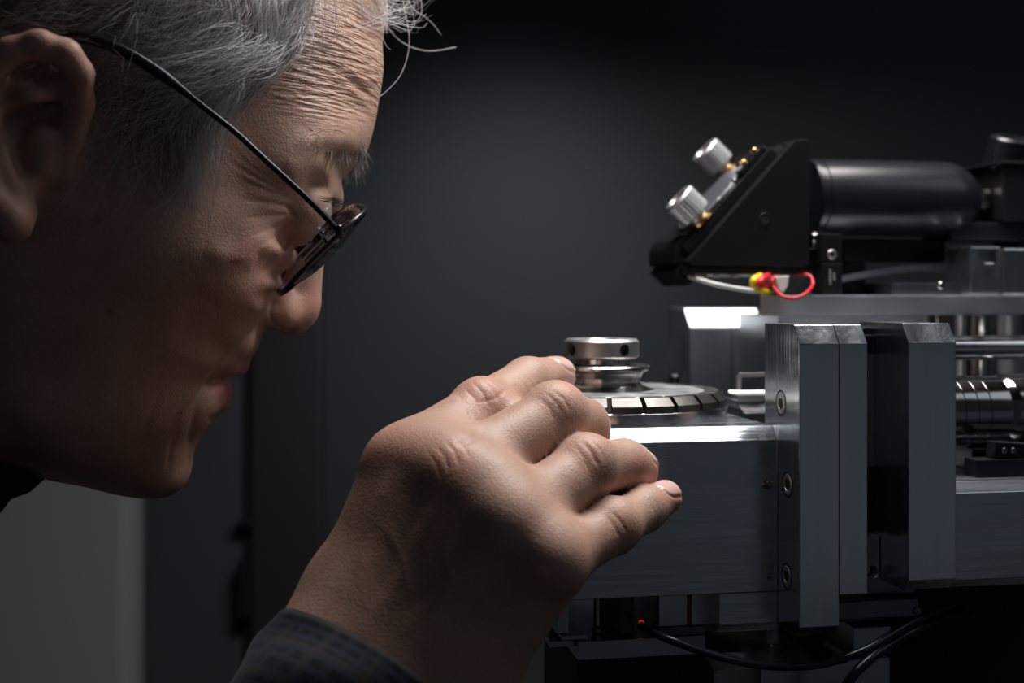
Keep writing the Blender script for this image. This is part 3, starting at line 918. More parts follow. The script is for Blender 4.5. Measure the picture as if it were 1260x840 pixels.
# cables
t = Thing('black_cable', 'thick black cable sagging from the red lamp across below the plates', 'cable', (U(960, -0.062), -0.062, Z(960, 824, -0.062)))
vx = -0.064
cpts = [MV(788, 769, vl - 0.002), MV(806, 779, -0.058), MV(830, 789, vx), MV(870, 803, vx), MV(915, 815, vx), MV(965, 820, vx), MV(1015, 816, vx), MV(1065, 799, vx), MV(1110, 772, -0.058), MV(1150, 752, -0.05), MV(1180, 742, -0.03)]
mb = MB(); mb.tube(spline(cpts, 8), 0.0014, 12); t.part('sheath', mb, RUBBER)
t = Thing('black_cable', 'second black cable climbing from the bottom edge below the lone plate', 'cable', (U(1040, -0.06), -0.06, Z(1040, 845, -0.06)))
cpts = [MV(1010, 900, -0.05), MV(1042, 842, -0.06), MV(1062, 818, -0.06), MV(1092, 795, -0.056), MV(1140, 768, -0.05), MV(1190, 753, -0.03)]
mb = MB(); mb.tube(spline(cpts, 8), 0.0017, 12); t.part('sheath', mb, RUBBER)
# dim lower blocks
t = Thing('base_bracket', 'dim worn steel bracket below the bottom of the screwed plate', 'bracket', (U(940, -0.04), -0.04, BENCH))
mb = MB(); mb.prism_u([(-0.045, Z(940, 822, -0.045)), (0.02, Z(940, 822, -0.045)), (0.02, Z(940, 800, -0.03)), (-0.03, Z(940, 800, -0.03))], U(880, -0.045), U(1045, -0.045), 0.0005); t.part('tread', mb, CHROME)
mb = MB(); mb.box(U(936, -0.04), U(1095, -0.04), -0.040, 0.01, BENCH, Z(940, 822, -0.045) - 0.0002, 0.0005); t.part('riser', mb, GREYALU)
mb = MB(); mb.box(U(1050, -0.036), U(1096, -0.036), -0.036, -0.01, Z(940, 822, -0.045), Z(1070, 771, -0.036), 0.0005); t.part('upright', mb, GREYALU)
cu = U(962, -0.03)
mb = MB(); mb.cyl((cu, -0.022, Z(940, 800, -0.03) + 0.0001), (cu, -0.022, zb2 - 0.0036), 0.0022); t.part('bolt', mb, DARKALU)
# ------------------------------------------------------------------ the person
# -- organic surfaces: implicit functions on a grid, meshed with surface nets
def grid(lo, hi, h):
    n = [int(math.ceil((b - a) / h)) + 1 for a, b in zip(lo, hi)]
    ax = [np.asarray(lo[i] + h * np.arange(n[i]), dtype=np.float32) for i in range(3)]
    return ax, np.meshgrid(*ax, indexing='ij')


def surface_nets(F, lo, h):
    S = F < 0
    nx, ny, nz = F.shape
    c = np.zeros((nx - 1, ny - 1, nz - 1), np.uint8)
    for i in (0, 1):
        for j in (0, 1):
            for k in (0, 1):
                c += S[i:nx - 1 + i, j:ny - 1 + j, k:nz - 1 + k]
    act = (c > 0) & (c < 8)
    I, J, K = np.nonzero(act)
    idx = -np.ones(act.shape, np.int64)
    idx[I, J, K] = np.arange(len(I))
    acc = np.zeros((len(I), 3)); cnt = np.zeros(len(I))
    corners = [(i, j, k) for i in (0, 1) for j in (0, 1) for k in (0, 1)]
    for a in range(8):
        for b in range(a + 1, 8):
            A, B = np.array(corners[a]), np.array(corners[b])
            if np.abs(A - B).sum() != 1:
                continue
            fa = F[I + A[0], J + A[1], K + A[2]]; fb = F[I + B[0], J + B[1], K + B[2]]
            m = (fa < 0) != (fb < 0)
            t = np.where(m, fa / np.where(m, fa - fb, 1), 0)
            acc += np.where(m[:, None], A + t[:, None] * (B - A), 0)
            cnt += m
    V = (acc / cnt[:, None] + np.stack([I, J, K], 1)) * h + np.array(lo)
    quads = []
    for ax in range(3):
        sl0 = [slice(None)] * 3; sl1 = [slice(None)] * 3
        sl0[ax] = slice(0, F.shape[ax] - 1); sl1[ax] = slice(1, F.shape[ax])
        s0, s1 = S[tuple(sl0)], S[tuple(sl1)]
        m = s0 != s1
        o = [x for x in range(3) if x != ax]
        ii = np.stack(np.nonzero(m), 1)
        ok = (ii[:, o[0]] > 0) & (ii[:, o[1]] > 0) & (ii[:, o[0]] < F.shape[o[0]] - 1) & (ii[:, o[1]] < F.shape[o[1]] - 1)
        ii = ii[ok]
        q = []
        for d0, d1 in ((1, 1), (0, 1), (0, 0), (1, 0)):
            t = ii.copy(); t[:, o[0]] -= d0; t[:, o[1]] -= d1
            q.append(idx[t[:, 0], t[:, 1], t[:, 2]])
        q = np.stack(q, 1)
        flip = s0[ii[:, 0], ii[:, 1], ii[:, 2]]
        if ax == 1:
            flip = ~flip
        q[~flip] = q[~flip][:, ::-1]
        quads.append(q)
    Q = np.concatenate(quads)
    return V, Q[(Q >= 0).all(1)]


def np_mesh(name, V, Q, smooth=True):
    me = bpy.data.meshes.new(name)
    k = Q.shape[1]
    me.vertices.add(len(V)); me.vertices.foreach_set('co', np.asarray(V, np.float32).ravel())
    me.loops.add(Q.size); me.loops.foreach_set('vertex_index', np.asarray(Q, np.int32).ravel())
    me.polygons.add(len(Q)); me.polygons.foreach_set('loop_start', np.arange(0, Q.size, k, dtype=np.int32))
    me.polygons.foreach_set('loop_total', np.full(len(Q), k, np.int32))
    me.update(calc_edges=True)
    me.validate()
    if smooth:
        me.polygons.foreach_set('use_smooth', np.ones(len(Q), bool))
    return me


def normals_of(V, Q):
    a = V[Q[:, 2]] - V[Q[:, 0]]; b = V[Q[:, 3]] - V[Q[:, 1]]
    n = np.cross(a, b)
    N = np.zeros_like(V)
    for i in range(4):
        np.add.at(N, Q[:, i], n)
    return N / np.maximum(np.linalg.norm(N, axis=1, keepdims=True), 1e-12)


def relax(V, Q, it=2, lam=0.5):
    """a little smoothing"""
    E = np.concatenate([Q[:, [0, 1]], Q[:, [1, 2]], Q[:, [2, 3]], Q[:, [3, 0]]])
    n = np.bincount(E.ravel(), minlength=len(V)).astype(float)
    for _ in range(it):
        S = np.zeros_like(V)
        for d in range(3):
            S[:, d] = np.bincount(E[:, 0], V[E[:, 1], d], len(V)) + np.bincount(E[:, 1], V[E[:, 0], d], len(V))
        V = V + lam * (S / n[:, None] - V)
    return V


def refine(V, Q, sel):
    """split the chosen quads in four; rim vertices stay on their edges"""
    S = Q[sel]; R = Q[~sel]
    E = np.stack([S, np.roll(S, -1, 1)], -1).reshape(-1, 2)
    Es = np.sort(E, 1)
    key = Es[:, 0] * np.int64(len(V) + 1) + Es[:, 1]
    uq, first, inv, cnt = np.unique(key, return_index=True, return_inverse=True, return_counts=True)
    mid = (V[Es[first, 0]] + V[Es[first, 1]]) / 2
    mi = len(V) + inv.reshape(-1, 4)
    ci = len(V) + len(mid) + np.arange(len(S))
    V2 = np.concatenate([V, mid, V[S].mean(1)])
    out = [R]
    for k in range(4):
        out.append(np.stack([S[:, k], mi[:, k], ci, mi[:, k - 1]], 1))
    fixed = np.zeros(len(V2), bool)
    rimv = np.nonzero(cnt == 1)[0]
    fixed[len(V) + rimv] = True
    fixed[Es[first[rimv]].ravel()] = True
    inner = np.zeros(len(V2), bool)
    inner[np.concatenate(out[1:]).ravel()] = True
    Q2 = np.concatenate(out)
    W = relax(V2, Q2, 2, 0.45)
    V2 = np.where((inner & ~fixed)[:, None], W, V2)
    return V2, Q2


def smin(a, b, k):
    h = np.clip(0.5 + 0.5 * (b - a) / k, 0, 1)
    return b + (a - b) * h - k * h * (1 - h)


def smax(a, b, k):
    return -smin(-a, -b, k)


def cone_sdf(X, Y, Zg, a, b, ra, rb):
    """capsule whose radius runs from ra to rb"""
    ax, ay, az = a; dx, dy, dz = (b[0] - ax, b[1] - ay, b[2] - az)
    L = dx * dx + dy * dy + dz * dz
    px, py, pz = X - ax, Y - ay, Zg - az
    t = np.clip((px * dx + py * dy + pz * dz) / max(L, 1e-12), 0, 1)
    d = np.sqrt((px - t * dx) ** 2 + (py - t * dy) ** 2 + (pz - t * dz) ** 2)
    return d - (ra + (rb - ra) * t)


def ell_sdf(X, Y, Zg, c, r, R=None):
    """ellipsoid; R rows are its axes"""
    p = np.stack([X - c[0], Y - c[1], Zg - c[2]], -1)
    if R is not None:
        p = p @ np.asarray(R, np.float32).T
    p = p / np.asarray(r, np.float32)
    k = np.sqrt((p ** 2).sum(-1))
    k2 = np.sqrt(((p / np.asarray(r, np.float32)) ** 2).sum(-1))
    return k * (k - 1) / np.maximum(k2, 1e-6)


def seg_dist(px, py, poly):
    """distance in pixels to a polyline and the place along it (0..1)"""
    best = np.full(len(px), 1e9); tt = np.zeros(len(px))
    n = len(poly) - 1
    for i in range(n):
        (x0, y0), (x1, y1) = poly[i], poly[i + 1]
        dx, dy = x1 - x0, y1 - y0
        t = np.clip(((px - x0) * dx + (py - y0) * dy) / max(dx * dx + dy * dy, 1e-9), 0, 1)
        d = np.hypot(px - x0 - t * dx, py - y0 - t * dy)
        m = d < best
        best[m] = d[m]; tt[m] = (i + t[m]) / n
    return best, tt


def strokes(V, N, lst, near=None):
    """creases and ridges: (polyline in pixels, half width in pixels, height in mm, taper)"""
    px, py = project(V)
    view = V - np.array([0, CAMY, CAMZ])
    view /= np.linalg.norm(view, axis=1, keepdims=True)
    facing = np.clip(-(view * N).sum(1) * 4 + 0.6, 0, 1)
    if near is not None:
        facing = facing * near
    D = np.zeros(len(V))
    for poly, w, h, *tp in lst:
        xs = [p[0] for p in poly]; ys = [p[1] for p in poly]
        m = (px > min(xs) - 4 * w) & (px < max(xs) + 4 * w) & (py > min(ys) - 4 * w) & (py < max(ys) + 4 * w) & (facing > 0)
        if not m.any():
            continue
        d, t = seg_dist(px[m], py[m], poly)
        fade = np.ones_like(t) if (tp and tp[0] == 0) else np.clip(np.minimum(t, 1 - t) * 4 + 0.15, 0, 1)
        D[m] += h * 0.001 * np.exp(-(d / w) ** 2) * fade * facing[m]
    return V + N * D[:, None]


def blob(V, N, x, y, rx, ry=None, soft=2.0):
    """soft spot mask on the side that faces the camera"""
    px, py = project(V)
    view = V - np.array([0, CAMY, CAMZ])
    f = -(view * N).sum(1) > 0
    d = ((px - x) / rx) ** 2 + ((py - y) / (ry or rx)) ** 2
    return np.exp(-d ** soft) * f


# ------------------------------------------------------------------ head
HYW = math.radians(9.0)                       # the face is turned a little away
HCA, HSA = math.cos(HYW), math.sin(HYW)
HP = P(330, 300, 0.017)                        # a point of the face's middle plane
FW = np.array([HCA, HSA, 0.0])                 # forward
LT = np.array([HSA, -HCA, 0.0])                # towards the near side


def HL(px, py, w):
    """head coordinates (a forward, w to the near side, z) of a pixel on the plane w = const"""
    rx, rz = (px - CX) / FPX, -(py - HY) / FPX
    # (k rx - HPx) LTx + (CAMY + k - HPy) LTy = w
    k = (w + HP.x * LT[0] - (CAMY - HP.y) * LT[1]) / (rx * LT[0] + LT[1])
    x, y, z = k * rx, CAMY + k, CAMZ + k * rz
    return np.array([(x - HP.x) * FW[0] + (y - HP.y) * FW[1], w, z])


def HW(a):
    """head coordinates to world"""
    a = np.asarray(a, float)
    return np.stack([HP.x + a[..., 0] * FW[0] + a[..., 1] * LT[0], HP.y + a[..., 0] * FW[1] + a[..., 1] * LT[1], a[..., 2]], -1)


# outline of the middle plane (no nose), pixels
OUT = [(473, 0), (473, 40), (472, 80), (468, 115), (463, 145), (457, 170), (450, 188), (439, 203), (419, 222), (393, 246), (371, 275),
       (357, 305), (348, 340), (334, 375), (325, 398), (321, 412), (318, 428), (303, 445), (288, 460), (274, 466), (278, 480), (278, 494), (270, 509), (256, 527),
       (243, 545), (237, 562), (236, 577), (229, 594), (212, 608), (190, 612), (160, 609), (110, 596), (50, 585), (0, 580),
       (466, -40), (452, -90), (425, -140), (385, -190), (330, -225), (250, -255), (150, -270), (50, -260), (-40, -225), (-110, -160), (-150, -80), (-160, 0), (-145, 90), (-125, 180), (-135, 270), (-180, 350), (-240, 430),
       (-60, 600), (-120, 640), (-180, 700)]
# half width (mm) where a pixel's surface lies
WID = [(60, -60, 76), (150, -110, 68), (-40, -40, 74), (200, 10, 71), (120, 60, 74), (40, 40, 77), (-60, 60, 73), (10, 150, 74), (-70, 170, 64), (250, -120, 55), (330, -90, 48), (400, -60, 33),
       (200, 90, 71), (260, 70, 67), (310, 50, 61), (360, 40, 53), (405, 40, 42), (440, 40, 27), (459, 40, 15),
       (240, 140, 66), (290, 130, 61), (340, 130, 55), (385, 130, 47), (420, 130, 36), (444, 130, 23),
       (200, 190, 67), (260, 200, 62.5), (310, 190, 58), (350, 185, 55), (385, 180, 49), (415, 178, 39), (436, 182, 27),
       (300, 235, 58), (345, 226, 54), (376, 222, 47.5), (396, 220, 40), (412, 212, 31.5), (372, 238, 44.5), (399, 236, 34),
       (350, 268, 45), (368, 268, 37), (330, 265, 53), (385, 258, 30),
       (310, 300, 58), (270, 290, 63), (220, 270, 67), (150, 250, 70), (90, 230, 71), (335, 300, 51), (352, 305, 42.5),
       (300, 340, 57), (325, 345, 47.5), (338, 350, 40), (250, 340, 64), (180, 330, 68), (100, 320, 70), (20, 310, 69),
       (310, 382, 44), (325, 378, 36), (280, 390, 50.5), (230, 400, 57), (170, 400, 62), (90, 400, 66), (20, 400, 66), (-40, 380, 63),
       (300, 415, 33.5), (285, 435, 32.5), (270, 430, 38), (250, 440, 45), (285, 452, 24), (265, 466, 27),
       (255, 485, 30.5), (270, 480, 21), (230, 470, 43), (190, 470, 52), (130, 470, 59), (60, 470, 62), (0, 460, 62), (-50, 450, 58),
       (240, 520, 28.5), (200, 530, 42), (150, 530, 51), (90, 530, 56), (30, 530, 57), (-30, 520, 54),
       (218, 560, 24), (190, 565, 34), (140, 572, 42), (80, 565, 48), (20, 543, 48), (205, 585, 22), (170, 595, 27)]
pts, q = [], []
for x, y in OUT:
    p = HL(x, y, 0.0); pts.append((p[0], p[2])); q.append(0.0)
for x, y, w in WID:
    p = HL(x, y, w / 1000.0); pts.append((p[0], p[2])); q.append((w / 1000.0) ** 2)
pts = np.array(pts) * 10.0; q = np.array(q) * 100.0     # decimetres: well conditioned


def tps_kernel(r2):
    return np.where(r2 > 0, 0.5 * r2 * np.log(np.maximum(r2, 1e-12)), 0)


n = len(pts)
d2 = ((pts[:, None] - pts[None]) ** 2).sum(-1)
A = np.zeros((n + 3, n + 3)); A[:n, :n] = tps_kernel(d2) + np.eye(n) * 2e-4
A[:n, n] = 1; A[:n, n + 1:] = pts; A[n, :n] = 1; A[n + 1:, :n] = pts.T
sol = np.linalg.solve(A, np.concatenate([q, np.zeros(3)]))


def Qfield(a, z):
    p = np.stack([a.ravel(), z.ravel()], 1) * 10.0
    out = np.empty(len(p))
    for i in range(0, len(p), 20000):
        c = p[i:i + 20000]
        r2 = ((c[:, None] - pts[None]) ** 2).sum(-1)
        out[i:i + 20000] = tps_kernel(r2) @ sol[:n] + sol[n] + c @ sol[n + 1:]
    return (out / 100.0).reshape(a.shape)


HH = 0.00125
lo = (HL(-190, 0, 0)[0], -0.0975, HL(0, 720, 0)[2]); hi = (HL(490, 0, 0)[0], 0.0975, HL(0, -285, 0)[2])
(ga, gw, gz), (GA, GW, GZ) = grid(lo, hi, HH)
A2, Z2 = np.meshgrid(ga, gz, indexing='ij')
Q2 = Qfield(A2, Z2).astype(np.float32)
# signed-distance-like value from the width map: inside where |w| < sqrt(Q)
gq = np.gradient(Q2, HH)
gm = np.sqrt(gq[0] ** 2 + gq[1] ** 2)
F = (GW ** 2 - Q2[:, None, :]) / np.sqrt((2 * GW) ** 2 + (gm[:, None, :]) ** 2 + 1e-7)
F = np.clip(F, -0.03, 0.03).astype(np.float32)


def add_head(fn, c, rad, k, sub=False):
    """blend a local shape into the head (both sides when off the middle)"""
    global F
    for sgn in ((1, -1) if abs(c[1]) > 1e-6 else (1,)):
        cc = (c[0], c[1] * sgn, c[2])
        s = [slice(max(0, int((cc[i] - rad - lo[i]) / HH)), max(1, int((cc[i] + rad - lo[i]) / HH) + 2)) for i in range(3)]
        X, Y, Zg = GA[s[0], s[1], s[2]], GW[s[0], s[1], s[2]] * sgn, GZ[s[0], s[1], s[2]]
        if X.size == 0:
            continue
        d = fn(X, Y, Zg)
        F[s[0], s[1], s[2]] = smax(F[s[0], s[1], s[2]], -d, k) if sub else smin(F[s[0], s[1], s[2]], d, k)


def cap(p0, p1, r0, r1, k, pad=0.02, sub=False):
    c = (np.array(p0) + np.array(p1)) / 2
    rad = np.linalg.norm(np.array(p1) - np.array(p0)) / 2 + max(r0, r1) + pad
    add_head(lambda X, Y, Zg: cone_sdf(X, Y, Zg, p0, p1, r0, r1), c, rad, k, sub)


# nose
cap(HL(388, 248, 0), HL(377, 302, 0), 0.0052, 0.0064, 0.005)
cap(HL(377, 302, 0), HL(366, 366, 0), 0.0068, 0.0084, 0.004)
cap(HL(364, 381, 0), HL(360, 384, 0), 0.0083, 0.0083, 0.003)
cap(HL(346, 386, 0.0105), HL(341, 380, 0.0110), 0.0056, 0.0056, 0.007)
cap(HL(354, 410, 0.006), HL(344, 414, 0.007), 0.0024, 0.0030, 0.002, sub=True)       # nostril
# eyeball bulge, brow fold and lid
EYE = HL(361, 258, 0.0315)
cap(EYE, EYE + np.array([0.0005, 0, 0]), 0.0123, 0.0123, 0.003)
# lips
cap(HL(293, 449, 0), HL(279, 454, 0.014), 0.0028, 0.0022, 0.004)
cap(HL(268, 486, 0), HL(260, 480, 0.014), 0.0042, 0.0030, 0.004)
# neck
cap(HL(-80, 350, 0), HL(-360, 610, 0), 0.054, 0.060, 0.02, pad=0.03)
# ear
EX, EY_ = -14, 8
HE = lambda x, y, w: HL(x + EX, y + EY_, w)
hel = [(92, 205, 0.070), (112, 120, 0.078), (112, 82, 0.083), (96, 58, 0.087), (62, 46, 0.089), (25, 56, 0.089), (-5, 90, 0.088), (-18, 140, 0.087), (-12, 195, 0.085), (4, 238, 0.083), (22, 262, 0.081)]
for (x0, y0, w0), (x1, y1, w1) in zip(hel[:-1], hel[1:]):
    cap(HE(x0, y0, w0), HE(x1, y1, w1), 0.0040, 0.0040, 0.002, pad=0.008)
cap(HE(28, 262, 0.080), HE(36, 252, 0.078), 0.0068, 0.0055, 0.004, pad=0.01)
cap(HE(25, 110, 0.075), HE(30, 210, 0.074), 0.009, 0.008, 0.003, pad=0.01)              # concha bowl
cap(HE(60, 80, 0.076), HE(10, 150, 0.078), 0.0060, 0.0055, 0.004, pad=0.01)
ah = [(88, 98, 0.079), (50, 112, 0.083), (22, 145, 0.083), (18, 195, 0.081), (32, 228, 0.079)]
for (x0, y0, w0), (x1, y1, w1) in zip(ah[:-1], ah[1:]):
    cap(HE(x0, y0, w0), HE(x1, y1, w1), 0.0034, 0.0034, 0.0025, pad=0.008)
cap(HE(50, 150, 0.081), HE(55, 190, 0.079), 0.0075, 0.0055, 0.003, pad=0.01, sub=True)
cap(HE(70, 165, 0.074), HE(66, 195, 0.073), 0.0055, 0.005, 0.003, pad=0.01)             # tragus
V, Q = surface_nets(F, lo, HH)
V = HW(V)
V = relax(V, Q, 2, 0.5)
if (np.cross(V[Q[0, 2]] - V[Q[0, 0]], V[Q[0, 3]] - V[Q[0, 1]])).sum() is None:
    pass
N = normals_of(V, Q)
# normals must point outwards
if np.mean(((V - V.mean(0)) * N).sum(1)) < 0:
    Q = Q[:, ::-1]; N = -N
vpx, vpy = project(V)
wl = (V - np.array(HP)) @ LT
fsel = ((vpx > 195) & (vpx < 480) & (vpy > 20) & (vpy < 610) & (wl > -0.006))
V, Q = refine(V, Q, fsel[Q].all(1))
N = normals_of(V, Q)
wrk = [
    # forehead furrows
    ([(418, 92), (440, 90), (462, 92)], 2.2, -0.5), ([(425, 84), (448, 99), (463, 96)], 4, 0.35),
    ([(425, 96), (442, 106), (458, 122)], 3.2, -0.6), ([(418, 100), (438, 116), (452, 130)], 5, 0.5),
    ([(360, 62), (400, 64), (468, 62)], 2.2, -0.3), ([(350, 76), (395, 77), (466, 78)], 2.2, -0.3), ([(345, 48), (400, 48), (470, 47)], 2.2, -0.25),
    ([(365, 36), (420, 34), (470, 33)], 2.2, -0.25), ([(370, 108), (410, 112), (430, 122)], 2.4, -0.25),
    # brow ridge
    ([(360, 178), (400, 172), (440, 180)], 12, 0.8), 
    # crow's feet
    ([(362, 246), (335, 236), (296, 220)], 2.0, -0.55), ([(362, 255), (335, 250), (296, 245)], 2.0, -0.6), ([(360, 264), (335, 265), (298, 268)], 2.0, -0.65),
    ([(360, 273), (338, 280), (303, 292)], 2.0, -0.6), ([(357, 283), (338, 292), (312, 306)], 1.8, -0.5), ([(352, 239), (322, 222), (280, 198)], 2.0, -0.45), ([(340, 226), (316, 210), (286, 186)], 2.0, -0.3),
    ([(355, 260), (330, 257), (300, 256)], 2.4, 0.3), ([(357, 269), (335, 272), (302, 279)], 2.4, 0.3), ([(352, 244), (325, 230), (290, 212)], 2.4, 0.25), ([(357, 250), (330, 243), (296, 232)], 2.4, 0.25),
    ([(330, 300), (316, 318), (306, 340)], 2.2, -0.25), ([(338, 304), (328, 322), (318, 346)], 2.0, -0.25), ([(300, 282), (285, 300), (276, 325)], 2.4, -0.2),
    # lower lid bag
    ([(356, 290), (350, 305), (346, 320)], 3, -0.5), ([(365, 268), (358, 262), (352, 250)], 2.5, -0.6),
    # nasolabial fold, mouth corner and jowl lines
    ([(330, 388), (312, 408), (290, 430), (268, 452), (246, 482), (228, 510)], 4.0, -0.75), ([(315, 388), (295, 412), (270, 436), (245, 466), (222, 500)], 9, 0.5),
    ([(255, 474), (242, 500), (234, 535), (230, 560)], 4.5, -0.4), ([(245, 470), (228, 505), (214, 545)], 6, 0.3),
    ([(222, 520), (210, 550), (206, 580)], 3.5, -0.25), ([(200, 480), (180, 520), (172, 550)], 6, -0.3),
    # mouth line and lip edges
    ([(300, 463), (286, 464), (274, 464), (262, 469), (257, 473)], 2.0, -1.1, 0), ([(282, 507), (266, 514), (255, 520)], 5, -0.4),
    # wing of the nose
    ([(336, 372), (333, 388), (338, 400), (350, 408)], 2.6, -0.6), ([(342, 404), (352, 406), (362, 409)], 2.0, -0.7),
    # cheek hollow
    ([(255, 350), (235, 390), (215, 430)], 22, -0.8), ([(250, 310), (290, 318), (318, 318)], 16, 0.8),
]
wrk = [(p_, w_, h_ * (0.45 if (abs(h_) < 0.7 and w_ < 2.5) else 1.0), *r_) for p_, w_, h_, *r_ in wrk]
V = strokes(V, N, wrk)
N = normals_of(V, Q)
hpx, hpy = project(V)
near = ((V - np.array(HP)) @ LT) > -0.02
lip = np.clip(blob(V, N, 277, 487, 10, 14) + blob(V, N, 306, 452, 9, 9) * 0.6 + blob(V, N, 265, 474, 9, 7) * 0.7, 0, 1)
spot = np.clip(blob(V, N, 292, 321, 7, 5) + 0.5 * blob(V, N, 135, 384, 7, 6) + 0.4 * blob(V, N, 118, 270, 9, 7) + 0.4 * blob(V, N, 236, 255, 8, 5) + 0.3 * blob(V, N, 198, 438, 4) + 0.5 * blob(V, N, 309, 308, 4, 3), 0, 1)
rosy = np.clip(0.9 * blob(V, N, 375, 380, 30, 34) + 0.35 * blob(V, N, 310, 330, 45, 40) + 0.3 * blob(V, N, 60, 80, 90, 60), 0, 1)
# scalp under the hair: behind the hairline
HAIRLINE = [(395, -300), (392, -60), (388, 0), (376, 40), (352, 78), (318, 108), (290, 132), (264, 138), (246, 150), (234, 172), (222, 172), (206, 132), (186, 106), (150, 76), (118, 48), (60, 30), (0, 45), (-40, 100), (-60, 260), (-400, 300), (-400, -300)]


def in_poly(px, py, poly):
    c = np.zeros(len(px), bool)
    for i in range(len(poly)):
        (x0, y0), (x1, y1) = poly[i - 1], poly[i]
        m = ((y0 > py) != (y1 > py)) & (px < (x1 - x0) * (py - y0) / ((y1 - y0) if y1 != y0 else 1e-9) + x0)
        c ^= m
    return c


# mirror far-side vertices to the near side to test them against the hairline
rel = V - np.array(HP)
hw_ = rel @ LT
mir = V.copy()
mir -= np.outer(np.where(hw_ < 0, 2 * hw_, 0), LT)
mpx, mpy = project(mir)
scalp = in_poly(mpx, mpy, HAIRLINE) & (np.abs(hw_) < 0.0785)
sc_f = scalp.astype(float)
E_ = np.concatenate([Q[:, [0, 1]], Q[:, [1, 2]], Q[:, [2, 3]], Q[:, [3, 0]]])
dg_ = np.bincount(E_.ravel(), minlength=len(V)).astype(float)
for _ in range(14):
    sc_f = 0.5 * sc_f + 0.5 * (np.bincount(E_[:, 0], sc_f[E_[:, 1]], len(V)) + np.bincount(E_[:, 1], sc_f[E_[:, 0]], len(V))) / dg_
HEAD = dict(V=V, Q=Q, N=N, lip=lip, spot=spot, rosy=rosy, scalp=sc_f)

# ------------------------------------------------------------------ hand and forearm
J = {
    'wrist': (490, 812, -0.061), 'arm': (383, 970, -0.080),
    'iM': (500, 579, -0.048), 'iP': (594, 505, -0.021), 'iD': (649, 470, 0.002), 'iT': (685, 462, 0.017),
    'mM': (556, 590, -0.059), 'mP': (684, 512, -0.033), 'mD': (717, 523, -0.021), 'mT': (724, 538, -0.017),
    'rM': (622, 648, -0.068), 'rP': (722, 575, -0.044), 'rD': (768, 572, -0.030), 'rT': (786, 577, -0.024),
    'pM': (673, 692, -0.070), 'pP': (755, 648, -0.050), 'pD': (793, 626, -0.037), 'pT': (818, 612, -0.030),
    'tC': (455, 740, -0.045), 'tM': (520, 620, -0.022), 'tI': (585, 560, -0.020), 'tT': (632, 525, -0.024),
}
JW = {k: np.array(P(*v)) for k, v in J.items()}
HR = 0.0009
hlo = (-0.098, -0.100, 1.166); hhi = (0.066, 0.027, 1.342)
_, (HX, HYg, HZ) = grid(hlo, hhi, HR)
f32 = lambda a: a.astype(np.float32)


def cn(a, b, ra, rb):
    return f32(cone_sdf(HX, HYg, HZ, a, b, ra, rb))


back = np.array([0.0, -1.0, 0.0])
palm = None
wr = JW['wrist']
side = (JW['pM'] - JW['iM']); side /= np.linalg.norm(side)
wside = np.array([0.75, -0.1, -0.55]); wside /= np.linalg.norm(wside)
for kx, off, r0, r1 in (('iM', -0.016, 0.0155, 0.0120), ('mM', -0.005, 0.0165, 0.0130), ('rM', 0.005, 0.0165, 0.0122), ('pM', 0.015, 0.0150, 0.0115)):
    d = cn(wr + wside * off + np.array([0, 0.002, 0]), JW[kx] + np.array([0, 0.0015, 0]), r0, r1)
    palm = d if palm is None else smin(palm, d, 0.018)
palm = smin(palm, cn(wr, (JW['mM'] + JW['rM']) / 2 + np.array([0, 0.001, 0]), 0.0185, 0.0140), 0.012)
palm = smin(palm, cn(wr - wside * 0.008, (JW['iM'] + JW['mM']) / 2 + np.array([0, 0.001, 0]), 0.0175, 0.0130), 0.012)
# forearm
arm = JW['arm']
for off, r0, r1 in ((-0.011, 0.0195, 0.025), (0.012, 0.0195, 0.025)):
    palm = smin(palm, cn(wr + wside * off, arm + wside * off, r0, r1), 0.016)
palm = smin(palm, cn(wr + np.array([0, 0.012, 0.01]), JW['mM'] + np.array([0, 0.018, 0]), 0.016, 0.012), 0.012)
thumb = smin(cn(JW['tC'], JW['tM'], 0.016, 0.0125), smin(cn(JW['tM'], JW['tI'], 0.0115, 0.0100), cn(JW['tI'], JW['tT'], 0.0100, 0.0085), 0.003), 0.004)
palm = smin(palm, cn(wr + np.array([0, 0.01, 0]), JW['tC'], 0.016, 0.017), 0.012)
palm = smin(palm, thumb, 0.010)
fing = {
    'i': (('iM', 'iP', 0.0134, 0.0096), ('iP', 'iD', 0.0092, 0.0084), ('iD', 'iT', 0.0083, 0.0070)),
    'm': (('mM', 'mP', 0.0112, 0.0098), ('mP', 'mD', 0.0096, 0.0085), ('mD', 'mT', 0.0083, 0.0072)),
    'r': (('rM', 'rP', 0.0106, 0.0092), ('rP', 'rD', 0.0090, 0.0080), ('rD', 'rT', 0.0079, 0.0067)),
    'p': (('pM', 'pP', 0.0090, 0.0078), ('pP', 'pD', 0.0076, 0.0068), ('pD', 'pT', 0.0066, 0.0056)),
}
Hf = None
for f, segs in fing.items():
    d = None
    for a, b, ra, rb in segs:
        c = cn(JW[a], JW[b], ra, rb)
        d = c if d is None else smin(d, c, 0.0030)
    # bony joint
    for jn, r in ((segs[0][1], segs[0][3] * 1.03),):
        p = JW[jn] + np.array([-0.0005, -0.0012, 0.0012])
        d = smin(d, cn(p, p + np.array([1e-5, 0, 0]), r, r), 0.003)
    g = smin(palm, d, 0.0052)
    Hf = g if Hf is None else smin(Hf, g, 0.0009)
